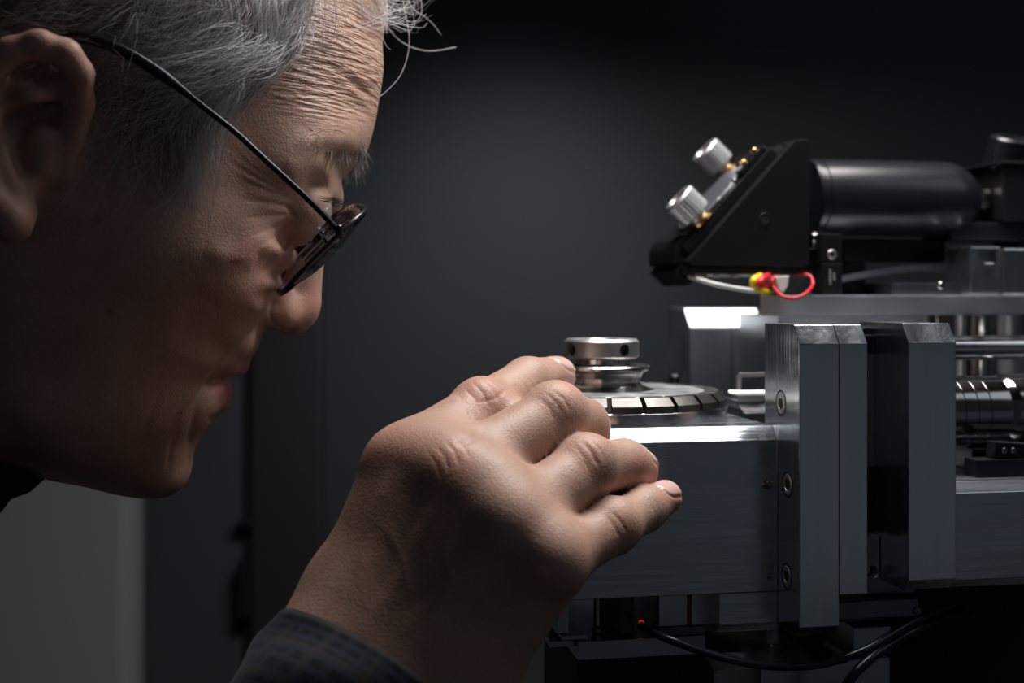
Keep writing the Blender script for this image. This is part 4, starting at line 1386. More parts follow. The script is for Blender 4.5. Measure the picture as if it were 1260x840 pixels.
# knuckles and tendons on the back of the hand
for kx, r in (('iM', 0.0066), ('mM', 0.0086), ('rM', 0.0076), ('pM', 0.0070)):
    p = JW[kx] + np.array([0.0, -0.0048, 0.0025])
    Hf = smin(Hf, cn(p, p + np.array([1e-5, 0, 0]), r, r), 0.008)
hV, hQ = surface_nets(Hf, hlo, HR)
hV = relax(hV, hQ, 2, 0.5)
hN = normals_of(hV, hQ)
if np.mean(((hV - hV.mean(0)) * hN).sum(1)) < 0:
    hQ = hQ[:, ::-1]; hN = -hN
upx, upy = project(hV)
hsel = (upx > 380) & (upy < 790) & (hN[:, 1] < 0.35)
hV, hQ = refine(hV, hQ, hsel[hQ].all(1))
hN = normals_of(hV, hQ)
hs = [
    # joint creases
    ([(572, 478), (584, 490), (590, 510)], 2.0, -0.40), ([(582, 470), (595, 484), (602, 502)], 2.0, -0.40), ([(592, 466), (606, 478), (614, 494)], 2.0, -0.35), ([(603, 463), (616, 476), (622, 486)], 2.0, -0.3),
    ([(561, 484), (574, 497), (582, 518)], 2.0, -0.3), ([(585, 496), (610, 490), (624, 478)], 2.2, -0.3),
    ([(672, 484), (684, 494), (692, 510)], 2.0, -0.30), ([(680, 480), (694, 491), (702, 506)], 2.0, -0.30), ([(664, 490), (676, 502), (682, 516)], 2.0, -0.25),
    ([(716, 542), (728, 556), (736, 574)], 2.6, -0.55), ([(724, 538), (738, 552), (744, 566)], 2.0, -0.30), ([(708, 548), (718, 562), (724, 580)], 2.0, -0.25),
    ([(752, 628), (764, 642), (772, 656)], 2.2, -0.35), ([(745, 634), (756, 648), (763, 662)], 2.0, -0.25), ([(790, 606), (799, 618), (806, 630)], 2.0, -0.25), ([(796, 604), (805, 615), (811, 626)], 1.8, -0.22),
    ([(636, 462), (646, 474), (650, 486)], 1.8, -0.25), ([(643, 459), (653, 470), (658, 482)], 1.8, -0.22),
    # stretched skin over the knuckles
    ([(536, 548), (548, 562), (552, 580)], 2.2, -0.35), ([(548, 542), (560, 556), (566, 574)], 2.2, -0.35), ([(528, 556), (538, 572), (542, 590)], 2.2, -0.25), ([(560, 538), (572, 550), (578, 564)], 2.0, -0.25),
    # webs
    
    ([(560, 548), (580, 540), (600, 526)], 5, -0.6),
    # tendons and veins
    ([(545, 600), (510, 670), (478, 750)], 9, 0.55), ([(612, 650), (570, 700), (510, 770)], 9, 0.5), ([(480, 580), (455, 650), (440, 720)], 9, 0.45), ([(520, 600), (490, 680), (455, 750)], 9, -0.5), ([(585, 640), (540, 700), (490, 770)], 9, -0.5),
    ([(640, 690), (590, 735), (540, 790)], 8, -0.35), ([(560, 640), (545, 680), (556, 715), (540, 750)], 6, 0.2), ([(470, 640), (496, 690), (506, 740)], 6, 0.2),
    ([(655, 700), (665, 706), (676, 706)], 8, 0.5),
]
hs = [(p_, w_ * 1.1, h_ * (0.55 if w_ < 3 else 0.8), *r_) for p_, w_, h_, *r_ in hs]
hV = strokes(hV, hN, hs)


# nails: a flat shield sunk at its edges, on the back of the last joint
def nail(V, N, tip, dip, up, wid, length, back_off):
    t = (tip - dip); t /= np.linalg.norm(t)
    up = np.array(up, float); up -= t * up.dot(t); up /= np.linalg.norm(up)
    s = np.cross(t, up)
    r = V - (tip - t * back_off)
    a, b, c = r @ t, r @ s, r @ up
    m = (c > 0.001) & (np.abs(a) < length * 1.5) & (np.abs(b) < wid * 1.5)
    e = (np.abs(a / length) ** 2.6 + np.abs(b / wid) ** 2.6)
    mask = np.where(m, np.clip((1.12 - e) * 6, 0, 1), 0)
    rim = np.where(m, np.exp(-((e - 1.05) / 0.22) ** 2), 0)
    free = np.where(m, np.exp(-((a - length * 0.9) / (length * 0.14)) ** 2) * (e < 1.1), 0)
    return mask, rim, free


nm = np.zeros(len(hV)); nr = np.zeros(len(hV)); nf = np.zeros(len(hV))
for tip, dip, up, wd, ln, bo in (('iT', 'iD', (-0.1, -0.62, 0.75), 0.0056, 0.0062, -0.0008), ('pT', 'pD', (0.15, -0.42, 0.9), 0.0045, 0.0052, -0.0006),
                                 ('mT', 'mD', (0.9, -0.3, 0.55), 0.0058, 0.0062, -0.001), ('rT', 'rD', (0.75, 0.5, 0.7), 0.0052, 0.0058, -0.0008)):
    m_, r_, f_ = nail(hV, hN, JW[tip], JW[dip], up, wd, ln, bo)
    nm = np.maximum(nm, m_); nr = np.maximum(nr, r_); nf = np.maximum(nf, f_)
hV = hV + hN * (-0.00045 * nr + 0.00015 * nm)[:, None]
hN = normals_of(hV, hQ)
hrosy = np.clip(0.9 * blob(hV, hN, 554, 566, 30, 30) + 0.7 * blob(hV, hN, 480, 545, 45, 30) + 0.6 * blob(hV, hN, 728, 556, 24, 24) + 0.6 * blob(hV, hN, 595, 480, 30, 24) + 0.6 * blob(hV, hN, 768, 645, 20) + 0.5 * blob(hV, hN, 690, 495, 25) +
                0.8 * blob(hV, hN, 792, 575, 20) + 0.6 * blob(hV, hN, 828, 612, 16) + 0.5 * blob(hV, hN, 700, 470, 16) + 0.5 * blob(hV, hN, 668, 704, 14), 0, 1)

# ------------------------------------------------------------------ the body under the clothes
SH = {'hip': np.array([-0.70, 0.05, 0.93]), 'chest': np.array([-0.46, 0.045, 1.13]), 'neck': np.array([-0.315, 0.03, 1.215]),
      'rs': np.array([-0.37, -0.135, 1.20]), 're': np.array([-0.225, -0.215, 1.02]), 'ls': np.array([-0.39, 0.215, 1.19]), 'le': np.array([-0.42, 0.29, 0.92]), 'lw': np.array([-0.38, 0.29, 0.68])}
BH = 0.006
blo = (-0.92, -0.34, 0.44); bhi = (-0.04, 0.42, 1.34)
_, (BX, BY, BZ) = grid(blo, bhi, BH)
bc = lambda a, b, ra, rb: cone_sdf(BX, BY, BZ, a, b, ra, rb)
sid = np.array([0, 0.075, 0])


def body_sdf(g=0.0, sleeves=True):
    d = None
    for s in (-1, 1):
        for a, b, ra, rb in ((SH['hip'] + sid * s, SH['chest'] + sid * s * 1.05, 0.115, 0.115), (SH['chest'] + sid * s * 1.05, SH['neck'] + sid * s * 0.5, 0.115, 0.060)):
            c = bc(a, b, ra + g, rb + g)
            d = c if d is None else smin(d, c, 0.05)
    for s, e in (('rs', 're'), ('ls', 'le')):
        d = smin(d, bc(SH['chest'] + (SH[s] - SH['chest']) * 0.7, SH[s], 0.075 + g, 0.058 + g), 0.05)
        d = smin(d, bc(SH[s], SH[e], 0.054 + g, 0.043 + g), 0.03)
    d = smin(d, bc(SH['re'], JW['arm'] + (SH['re'] - JW['arm']) * 0.02, 0.042 + g, 0.034 + g), 0.02)
    d = smin(d, bc(SH['le'], SH['lw'], 0.042 + g, 0.030 + g), 0.02)
    return d


Bf = body_sdf(-0.004)
Bf = smin(Bf, bc(SH['neck'], HW(HL(-120, 440, 0)), 0.060, 0.056), 0.03)
lw = SH['lw']
for k_, (dy_, L_) in enumerate(((-0.030, 0.085), (-0.024, 0.165), (-0.008, 0.180), (0.008, 0.170), (0.022, 0.145))):      # the hanging far hand
    kn = lw + np.array([0.01, dy_, -0.09 if k_ else -0.04])
    Bf = smin(Bf, bc(lw, kn, 0.022, 0.016), 0.012)
    Bf = smin(Bf, bc(kn, lw + np.array([0.03, dy_ * 1.2 - (0.02 if k_ == 0 else 0), -L_]), 0.012, 0.009), 0.003)
bV, bQ = surface_nets(Bf, blo, BH)
bV = relax(bV, bQ, 2)
bN = normals_of(bV, bQ)
if np.mean(((bV - bV.mean(0)) * bN).sum(1)) < 0:
    bQ = bQ[:, ::-1]

# ------------------------------------------------------------------ skin
skin = bpy.data.materials.new('skin')
skin.use_nodes = True
nt = skin.node_tree
bs = nt.nodes['Principled BSDF']
ln = nt.links.new


def node(kind, **kw):
    nd = nt.nodes.new(kind)
    for k_, v_ in kw.items():
        nd.inputs[k_].default_value = v_
    return nd


def attr(name):
    a_ = nt.nodes.new('ShaderNodeAttribute'); a_.attribute_name = name
    return a_.outputs['Fac']


def mixc(fac, a_, b_, blend='MIX'):
    m_ = nt.nodes.new('ShaderNodeMix'); m_.data_type = 'RGBA'; m_.blend_type = blend
    for i_, v_ in ((0, fac), (6, a_), (7, b_)):
        if isinstance(v_, (tuple, float, int)):
            m_.inputs[i_].default_value = v_
        else:
            ln(v_, m_.inputs[i_])
    return m_.outputs[2]


tcn = nt.nodes.new('ShaderNodeTexCoord')
n1 = node('ShaderNodeTexNoise', Scale=60.0, Detail=5.0); ln(tcn.outputs['Object'], n1.inputs['Vector'])
n2 = node('ShaderNodeTexNoise', Scale=420.0, Detail=3.0); ln(tcn.outputs['Object'], n2.inputs['Vector'])
col_ = mixc(n1.outputs['Fac'], (0.34, 0.19, 0.142, 1), (0.55, 0.355, 0.275, 1))
r2 = node('ShaderNodeMapRange'); r2.inputs[1].default_value = 0.55; r2.inputs[2].default_value = 0.72; r2.inputs[4].default_value = 0.35
ln(n2.outputs['Fac'], r2.inputs[0])
col_ = mixc(r2.outputs[0], col_, (0.38, 0.18, 0.12, 1))


def scaled(fac, s_):
    m_ = nt.nodes.new('ShaderNodeMath'); m_.operation = 'MULTIPLY'; m_.inputs[1].default_value = s_
    ln(fac, m_.inputs[0]); return m_.outputs[0]


col_ = mixc(scaled(attr('rosy'), 0.42), col_, (0.60, 0.22, 0.17, 1))
col_ = mixc(scaled(attr('lip'), 0.75), col_, (0.50, 0.17, 0.16, 1))
col_ = mixc(scaled(attr('spot'), 0.75), col_, (0.16, 0.075, 0.045, 1))
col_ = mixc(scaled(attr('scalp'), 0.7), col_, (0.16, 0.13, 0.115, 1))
col_ = mixc(scaled(attr('nail'), 0.85), col_, (0.68, 0.44, 0.40, 1))
col_ = mixc(scaled(attr('nail_tip'), 0.8), col_, (0.80, 0.72, 0.64, 1))
ln(col_, bs.inputs['Base Color'])
bs.inputs['Subsurface Weight'].default_value = 0.18
bs.inputs['Subsurface Radius'].default_value = (1.0, 0.35, 0.2)
bs.inputs['Subsurface Scale'].default_value = 0.003
bs.inputs['Specular IOR Level'].default_value = 0.38
rm = nt.nodes.new('ShaderNodeMapRange'); rm.inputs[3].default_value = 0.50; rm.inputs[4].default_value = 0.22
ln(attr('nail'), rm.inputs[0]); ln(rm.outputs[0], bs.inputs['Roughness'])
# pores and fine skin lines
vo = node('ShaderNodeTexVoronoi', Scale=1300.0); ln(tcn.outputs['Object'], vo.inputs['Vector'])
n3_ = node('ShaderNodeTexNoise', Scale=520.0, Detail=5.0); ln(tcn.outputs['Object'], n3_.inputs['Vector'])
mpw = nt.nodes.new('ShaderNodeMapping'); mpw.inputs['Scale'].default_value = (90, 90, 700); mpw.inputs['Rotation'].default_value = (0, 0, 0)
ln(tcn.outputs['Object'], mpw.inputs['Vector'])
nw = node('ShaderNodeTexNoise', Scale=1.0, Detail=2.0); ln(mpw.outputs[0], nw.inputs['Vector'])
mw = nt.nodes.new('ShaderNodeMath'); mw.operation = 'MULTIPLY'; ln(nw.outputs['Fac'], mw.inputs[0]); ln(attr('lined'), mw.inputs[1])
b1 = node('ShaderNodeBump', Strength=0.26, Distance=0.0003); ln(vo.outputs['Distance'], b1.inputs['Height'])
b2 = node('ShaderNodeBump', Strength=0.24, Distance=0.0003); ln(n3_.outputs['Fac'], b2.inputs['Height']); ln(b1.outputs[0], b2.inputs['Normal'])
b3 = node('ShaderNodeBump', Strength=1.0, Distance=0.0018); ln(mw.outputs[0], b3.inputs['Height']); ln(b2.outputs[0], b3.inputs['Normal'])
mb3 = nt.nodes.new('ShaderNodeMix'); mb3.data_type = 'VECTOR'
geo = nt.nodes.new('ShaderNodeNewGeometry')
ln(attr('nail'), mb3.inputs[0]); ln(b3.outputs[0], mb3.inputs[4]); ln(geo.outputs['Normal'], mb3.inputs[5])
ln(mb3.outputs[1], bs.inputs['Normal'])

# one mesh for the whole body: the three zones are cut inside the sleeve and the collar and bridged
base_p = Vector((-0.72, 0.05, 0.0))
armd = JW['arm'] - wr; armd /= np.linalg.norm(armd)
nk0, nk1 = HW(HL(-80, 350, 0)), HW(HL(-360, 610, 0))
nkd = (nk1 - nk0); nkl = np.linalg.norm(nkd); nkd /= nkl
hand_keep = ((hV - wr) @ armd) < 0.042
head_keep = ((HEAD['V'] - nk0) @ nkd) < 0.072
rb = bV - wr
body_keep = ~((((bV - wr) @ armd) < 0.052) & (np.linalg.norm(rb, axis=1) < 0.16))
rk = bV - nk0
body_keep &= ~(((rk @ nkd) < 0.084) & (np.linalg.norm(rk - np.outer(rk @ nkd, nkd), axis=1) < 0.085) & (bV[:, 0] > -0.36))
parts = [(HEAD['V'], HEAD['Q'], head_keep), (hV, hQ, hand_keep), (bV, bQ, body_keep)]
off = 0; VV = []; QQ = []; KK = []
for v_, q_, k_ in parts:
    VV.append(v_); QQ.append(q_[k_[q_].all(1)] + off); off += len(v_)
VV = np.concatenate(VV); QQ = np.concatenate(QQ)
me = np_mesh('person', VV - np.array(base_p), QQ)
nh, nn = len(HEAD['V']), len(hV)


def put(name, head=None, hand=None):
    a_ = np.zeros(len(VV), np.float32)
    if head is not None:
        a_[:nh] = head
    if hand is not None:
        a_[nh:nh + nn] = hand
    at = me.attributes.new(name, 'FLOAT', 'POINT')
    at.data.foreach_set('value', a_)


lined = np.clip(1.1 * blob(V, N, 410, 70, 85, 75, 2), 0, 1) * ~scalp
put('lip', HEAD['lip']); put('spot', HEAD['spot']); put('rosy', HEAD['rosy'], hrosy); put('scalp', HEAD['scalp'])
put('nail', None, nm); put('nail_tip', None, nf); put('lined', lined)
bmp = bmesh.new(); bmp.from_mesh(me)
loose = [v for v in bmp.verts if not v.link_faces]
bmesh.ops.delete(bmp, geom=loose, context='VERTS')
# keep the three big islands, find their open rims
seen = set(); loops = []
for e in bmp.edges:
    if e.is_boundary and e.index not in seen:
        st = [e]; lp = []
        while st:
            x = st.pop()
            if x.index in seen: continue
            seen.add(x.index); lp.append(x)
            for v in x.verts:
                st += [y for y in v.link_edges if y.is_boundary and y.index not in seen]
        loops.append(lp)
loops = [l for l in loops if len(l) > 12]
cen = lambda l: sum((e.verts[0].co for e in l), Vector()) / len(l)
targets = (Vector(wr + armd * 0.047) - base_p, Vector(nk0 + nkd * 0.078) - base_p)
for tg in targets:
    near_l = sorted(loops, key=lambda l: (cen(l) - tg).length)[:2]
    print('bridge', [(len(l), round((cen(l) - tg).length, 4)) for l in near_l])
    try:
        bmesh.ops.bridge_loops(bmp, edges=near_l[0] + near_l[1])
    except Exception as ex:
        print('bridge failed', ex)
for f_ in bmp.faces: f_.smooth = True
bmp.to_mesh(me); bmp.free()
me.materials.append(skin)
person = bpy.data.objects.new('person', me)
person.location = base_p
COL.objects.link(person)
tag(person, 'grey-haired person in glasses leaning in, one hand reaching to the dial', 'person')


def person_part(name, V_, Q_, material, label=None, kind=None, parent=None):
    m_ = np_mesh(name, np.asarray(V_) - np.array(base_p), np.asarray(Q_))
    m_.materials.append(material)
    o_ = bpy.data.objects.new(name, m_)
    COL.objects.link(o_)
    o_.parent = parent or person
    if label: o_['label'] = label
    if kind: o_['kind'] = kind
    return o_
# ------------------------------------------------------------------ hair
from mathutils.kdtree import KDTree
hv, hn = HEAD['V'], HEAD['N']
kd = KDTree(len(hv))
for i, p_ in enumerate(hv):
    kd.insert(p_, i)
kd.balance()
HPn = np.array(HP)
GUIDE = [((378, -60), (-0.3, 1.0)), ((380, 10), (-0.55, 0.85)), ((368, 50), (-0.8, 0.6)), ((335, 88), (-0.9, 0.45)), ((300, 108), (-0.9, 0.42)), ((262, 122), (-0.85, 0.55)), ((232, 150), (-0.25, 1.0)), ((216, 180), (0.1, 1.0)),
         ((330, 30), (-0.35, 0.95)), ((280, 60), (-0.65, 0.75)), ((230, 90), (-0.75, 0.65)), ((300, -30), (-0.2, 1.0)), ((240, 10), (-0.5, 0.85)), ((170, 60), (-0.85, 0.5)), ((180, 0), (-0.7, 0.7)), ((120, 10), (-0.9, 0.4)),
         ((180, 130), (-0.6, 0.8)), ((60, 0), (-0.95, 0.3)), ((0, 20), (-0.95, 0.3)), ((-60, 80), (-0.9, 0.5)), ((200, -150), (-0.3, 0.9)), ((60, -150), (-0.7, 0.5)), ((-100, -50), (-0.9, 0.4))]
gx = np.array([g[0] for g in GUIDE], float); gd = np.array([g[1] for g in GUIDE], float)


def flow(px, py):
    w = 1.0 / (((gx[:, 0] - px) ** 2 + (gx[:, 1] - py) ** 2) + 60.0) ** 1.3
    d = (w[:, None] * gd).sum(0)
    return d / np.linalg.norm(d)


FG = np.array([[flow(x_, y_) for y_ in range(-420, 421, 12)] for x_ in range(-420, 601, 12)])


def flow(px, py):
    return FG[min(max(int((px + 426) / 12), 0), FG.shape[0] - 1), min(max(int((py + 426) / 12), 0), FG.shape[1] - 1)]


class Strands:
    def __init__(self):
        self.V = []; self.Q = []; self.S = []; self.n = 0

    def add(self, pts, r0, shade, r1=None, sides=3):
        pts = np.asarray(pts, float)
        k = len(pts)
        t = np.gradient(pts, axis=0)
        t /= np.maximum(np.linalg.norm(t, axis=1, keepdims=True), 1e-9)
        up = np.array([0.31, -0.87, 0.38])
        x = np.cross(t, up); x /= np.maximum(np.linalg.norm(x, axis=1, keepdims=True), 1e-9)
        y = np.cross(t, x)
        r = np.linspace(r0, r0 * 0.35 if r1 is None else r1, k)[:, None]
        rings = [pts + (x * math.cos(2 * PI * j / sides) + y * math.sin(2 * PI * j / sides)) * r for j in range(sides)]
        V_ = np.stack(rings, 1).reshape(-1, 3)
        i_ = np.arange(k - 1)[:, None] * sides
        j_ = np.arange(sides)[None]
        a_ = i_ + j_; b_ = i_ + (j_ + 1) % sides
        q_ = np.stack([a_, b_, b_ + sides, a_ + sides], -1).reshape(-1, 4) + self.n
        self.V.append(V_); self.Q.append(q_); self.S.append(np.full(len(V_), shade)); self.n += len(V_)

    def build(self, name, material, parent=None, label=None):
        V_ = np.concatenate(self.V); Q_ = np.concatenate(self.Q)
        o_ = person_part(name, V_, Q_, material, label, 'stuff', parent)
        at = o_.data.attributes.new('shade', 'FLOAT', 'POINT')
        at.data.foreach_set('value', np.concatenate(self.S).astype(np.float32))
        return o_


def hair_mat(name, dark, light, rough=0.35):
    m = bpy.data.materials.new(name); m.use_nodes = True
    t_ = m.node_tree; b = t_.nodes['Principled BSDF']
    a = t_.nodes.new('ShaderNodeAttribute'); a.attribute_name = 'shade'
    mx = t_.nodes.new('ShaderNodeMix'); mx.data_type = 'RGBA'
    mx.inputs[6].default_value = (*dark, 1); mx.inputs[7].default_value = (*light, 1)
    t_.links.new(a.outputs['Fac'], mx.inputs[0]); t_.links.new(mx.outputs[2], b.inputs['Base Color'])
    b.inputs['Roughness'].default_value = rough
    b.inputs['Specular IOR Level'].default_value = 0.6
    return m


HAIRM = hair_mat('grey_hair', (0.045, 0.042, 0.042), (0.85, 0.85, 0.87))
BROWM = hair_mat('brow_hair', (0.025, 0.02, 0.018), (0.35, 0.33, 0.32))
rg = np.random.default_rng(11)
side_w = (hv - HPn) @ LT
cand = np.nonzero(scalp & (HEAD['scalp'] > 0.45))[0]
near_c = cand[(side_w[cand] > -0.005)]
far_c = cand[(side_w[cand] <= -0.005)]
roots = np.concatenate([rg.choice(near_c, 7600), rg.choice(far_c, 1200)])
# clumps share a bend
clump_px = rg.uniform(-150, 480, (260, 2)); clump_px[:, 1] = rg.uniform(-280, 230, 260)
clump_b = rg.normal(0, 0.35, 260); clump_h = rg.uniform(0.0, 1.0, 260)
hs_ = Strands()
for ri in roots:
    n_ = hn[ri]; p_ = hv[ri] + n_ * 0.0003 + rg.normal(0, 0.0004, 3)
    sw = side_w[ri]
    mirror = sw < 0
    # length and height: short at the sideburn and along the edge of the hairline
    q_ = p_ - 2 * sw * LT if mirror else p_
    px0, py0 = CX + q_[0] / (q_[1] - CAMY) * FPX, HY - (q_[2] - CAMZ) / (q_[1] - CAMY) * FPX
    ci = np.argmin((clump_px[:, 0] - px0) ** 2 + (clump_px[:, 1] - py0) ** 2)
    low = np.clip((py0 - 90) / 90, 0, 1) * (px0 > 120)
    edge = 1 - HEAD['scalp'][ri]
    L_ = (0.048 * (1 - low) + 0.016 * low) * rg.uniform(0.55, 1.15)
    H_ = (0.0075 * (1 - low) + 0.0022 * low) * (0.35 + 0.65 * (1 - edge)) * (0.35 + 0.9 * clump_h[ci]) * rg.uniform(0.25, 1.1)
    if py0 < -60:
        L_ *= 1.2
    elif px0 > 325:
        L_ *= 0.6
    ns_ = 9
    st = L_ / ns_
    bend = clump_b[ci] + rg.normal(0, 0.16)
    curl = rg.normal(0, 0.10)
    pts_ = [p_.copy()]
    for k_ in range(ns_):
        q_ = p_ - 2 * ((p_ - HPn) @ LT) * LT if mirror else p_
        dpt = q_[1] - CAMY
        fx, fy = flow(CX + q_[0] / dpt * FPX, HY - (q_[2] - CAMZ) / dpt * FPX)
        ang = bend + curl * (k_ - 3)
        fx, fy = fx * math.cos(ang) - fy * math.sin(ang), fx * math.sin(ang) + fy * math.cos(ang)
        d_ = np.array([fx, 0, -fy])
        co_, idx_, _ = kd.find(p_)
        n_ = hn[idx_]
        d_ = d_ - n_ * d_.dot(n_); d_ /= max(np.linalg.norm(d_), 1e-6)
        hgt = (p_ - hv[idx_]).dot(n_)
        want = H_ * math.sin(PI * min(1, 0.12 + 0.8 * (k_ + 1) / ns_)) ** 0.7 + 0.0004
        p_ = p_ + d_ * st + n_ * np.clip(want - hgt, -st * 0.6, st * 0.9)
        pts_.append(p_.copy())
    sh = np.clip(rg.beta(1.6, 1.5) + 0.06 + 0.22 * np.clip((px0 - 180) / 120, 0, 1) - 0.32 * (px0 < 150) * rg.uniform(0, 1) - 0.3 * low * rg.uniform(0, 1), 0.0, 1)  # whiter toward the lit front, darker behind: light put into the strand tone
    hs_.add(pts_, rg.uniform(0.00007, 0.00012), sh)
# stray strands over the forehead and the forelock, hanging from above
def hpt(x, y, w):
    return HW(HL(x, y, w))


stray = [([(492, -30, 0.0), (497, 8, -0.002), (503, 40, -0.004), (502, 66, -0.004), (493, 92, -0.002), (478, 110, 0.0), (464, 121, 0.002)], 0.00013, 0.95),
         ([(470, 20, -0.012), (482, 40, -0.016), (498, 54, -0.02), (520, 62, -0.022), (540, 62, -0.024), (561, 58, -0.026)], 0.00026, 0.55),
         ([(490, -20, -0.01), (508, 10, -0.014), (522, 20, -0.016), (533, 30, -0.018), (543, 43, -0.02)], 0.00026, 0.6),
         ([(515, -20, 0.0), (519, 10, 0.0), (516, 22, 0.0), (508, 27, 0.0), (498, 24, 0.0)], 0.00012, 0.9),
         ([(478, -15, 0.0), (470, 20, 0.004), (471, 44, 0.004), (476, 57, 0.004), (481, 61, 0.003)], 0.00010, 0.8),
         ([(480, 26, -0.004), (500, 32, -0.008), (519, 34, -0.01), (526, 28, -0.011)], 0.00012, 0.6)]
for pl_, r_, s_ in stray:
    hs_.add(np.array(spline([hpt(*a) for a in pl_], 6)), r_, s_, r_ * 0.8, 4)
for k_ in range(80):
    # swept loops that leave the hairline above the frame and curl forward of the brow
    x0 = rg.uniform(380, 470); y0 = rg.uniform(-60, -10); w0 = rg.uniform(-0.012, 0.034) * np.clip((500 - x0) / 80, 0.1, 1)
    x1 = x0 + rg.uniform(-5, 30); y1 = y0 + rg.uniform(30, 55)
    x2 = rg.uniform(455, 512); y2 = rg.uniform(0, 40)
    x3 = x2 + rg.uniform(-5, 30); y3 = y2 + rg.uniform(-40, 8)
    ctl = [(x0, y0, w0), (min(x1, 470), min(y1, 36), w0 * 0.9), (x2, y2, w0 * 0.4), (x3, y3, w0 * 0.2)]
    pts_ = np.array(spline([hpt(*a) for a in ctl], 6))
    for j_ in range(len(pts_)):
        co_, idx_, ds_ = kd.find(pts_[j_])
        hgt = (pts_[j_] - hv[idx_]).dot(hn[idx_])
        if hgt < 0.0008:
            pts_[j_] += hn[idx_] * (0.0010 - hgt)
    hs_.add(pts_, rg.uniform(0.00006, 0.00010), rg.uniform(0.55, 1.0))
for k_ in range(46):
    # fine wisps down the temple and at the sideburn
    x0, y0 = (rg.uniform(195, 240), rg.uniform(110, 160)) if k_ < 34 else (rg.uniform(300, 385), rg.uniform(-10, 70))
    if k_ < 34:
        ctl = [(x0, y0), (x0 + rg.uniform(-6, 6), y0 + 18), (x0 + rg.uniform(-8, 14), y0 + 36), (x0 + rg.uniform(-4, 26), y0 + rg.uniform(40, 60))]
    else:
        ctl = [(x0, y0), (x0 + rg.uniform(4, 26), y0 + 12), (x0 + rg.uniform(10, 50), y0 + 26), (x0 + rg.uniform(5, 60), y0 + rg.uniform(24, 44))]
    pts_ = np.array(spline([hpt(x, y, 0.060 if k_ < 34 else 0.05) for x, y in ctl], 4))
    for j_ in range(len(pts_)):
        ph_ = project(pts_[j_][None])
        # drop onto the skin along the view ray
        co_, idx_, ds_ = kd.find(pts_[j_])
        pts_[j_] = hv[idx_] + hn[idx_] * (0.0008 + 0.0012 * rg.random() * (k_ >= 34))
    pts_ = np.array(spline(list(map(Vector, pts_[::3])), 3))
    hs_.add(pts_, rg.uniform(0.00005, 0.00008), rg.uniform(0.6, 1.0))
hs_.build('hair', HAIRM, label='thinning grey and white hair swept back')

eb = Strands()
for sgn in (1, -1):
    for k_ in range(130):
        s_ = rg.random() ** 1.5
        x0 = 452 - 78 * s_ + rg.normal(0, 4); y0 = 186 - 10 * s_ + rg.normal(0, 6.5)
        w0 = 0.012 + 0.036 * s_ ** 0.8
        p_ = hpt(x0, y0, w0)
        if sgn < 0:
            p_ = p_ - 2 * ((p_ - HPn) @ LT) * LT
        co_, idx_, ds_ = kd.find(p_)
        p_ = hv[idx_]; n_ = hn[idx_]
        d_ = np.array([0.35 - 0.9 * s_, 0, -0.75 + 0.5 * s_]) + rg.normal(0, 0.28, 3)
        if k_ % 12 == 0:
            d_ += n_ * 0.8
        d_ = d_ - n_ * d_.dot(n_) * 0.7 + n_ * 0.35; d_ /= np.linalg.norm(d_)
        L_ = rg.uniform(0.004, 0.009)
        pts_ = [p_ + d_ * L_ * u_ + np.array([0.1, 0, -0.3]) * L_ * u_ * u_ - n_ * L_ * 0.3 * u_ * u_ for u_ in (0, 0.3, 0.6, 1.0)]
        eb.add(pts_, rg.uniform(0.00006, 0.00010), rg.beta(1.0, 3.2))
eb.build('eyebrow', BROWM)

# ------------------------------------------------------------------ eyes
EYEM = mat('eye_white', (0.34, 0.30, 0.28), 0.12, coat=0.6)
for sgn in (1, -1):
    c = EYE.copy(); c[1] *= sgn
    c = c + np.array([0.0009, 0, -0.0002])
    cw = HW(c)
    gaze = np.array([0.80, 0.10, -0.60]); gaze /= np.linalg.norm(gaze)
    mb = MB(); mb.lathe(cw, gaze, [(0, -0.0119)] + [(0.0119 * math.sin(a), -0.0119 * math.cos(a)) for a in np.linspace(0.2, PI - 0.48, 18)], 32)
    me = mb.mesh('eyeball'); me.transform(Matrix.Translation(-base_p)); me.materials.append(EYEM)
    eo = bpy.data.objects.new('eyeball', me); COL.objects.link(eo); eo.parent = person
    mb = MB(); mb.lathe(cw, gaze, [(0.0057, 0.01045), (0.0050, 0.0113), (0.0030, 0.0124), (0, 0.0128)], 32)
    me = mb.mesh('iris'); me.transform(Matrix.Translation(-base_p)); me.materials.append(mat('dark_iris', (0.02, 0.012, 0.008), 0.06, coat=1.0))
    io = bpy.data.objects.new('iris', me); COL.objects.link(io); io.parent = eo

# dark lashes along the lids
ls_ = Strands()
for sgn in (1, -1):
    for k_ in range(60):
        t_ = k_ / 59
        c = EYE + np.array([0.0006, 0, 0])
        a_ = math.radians(-55 + 105 * t_)
        up_ = rg.random() < 0.75
        el = math.radians(rg.normal(16 if up_ else -38, 3))
        d_ = np.array([math.cos(a_) * math.cos(el), math.sin(a_) * math.cos(el), math.sin(el)])
        p0 = c + d_ * 0.0122
        o_ = np.array([0.75, 0.25, -0.35 if up_ else -0.5])
        pts_ = [p0 + d_ * 0.002 * u_ + o_ * 0.0055 * u_ * (0.6 + 0.4 * u_) for u_ in (0, 0.35, 0.7, 1.0)]
        pts_ = np.array(pts_); pts_[:, 1] *= sgn
        ls_.add(HW(pts_), 0.00009, 0.0)
ls_.build('eyelashes', BROWM)

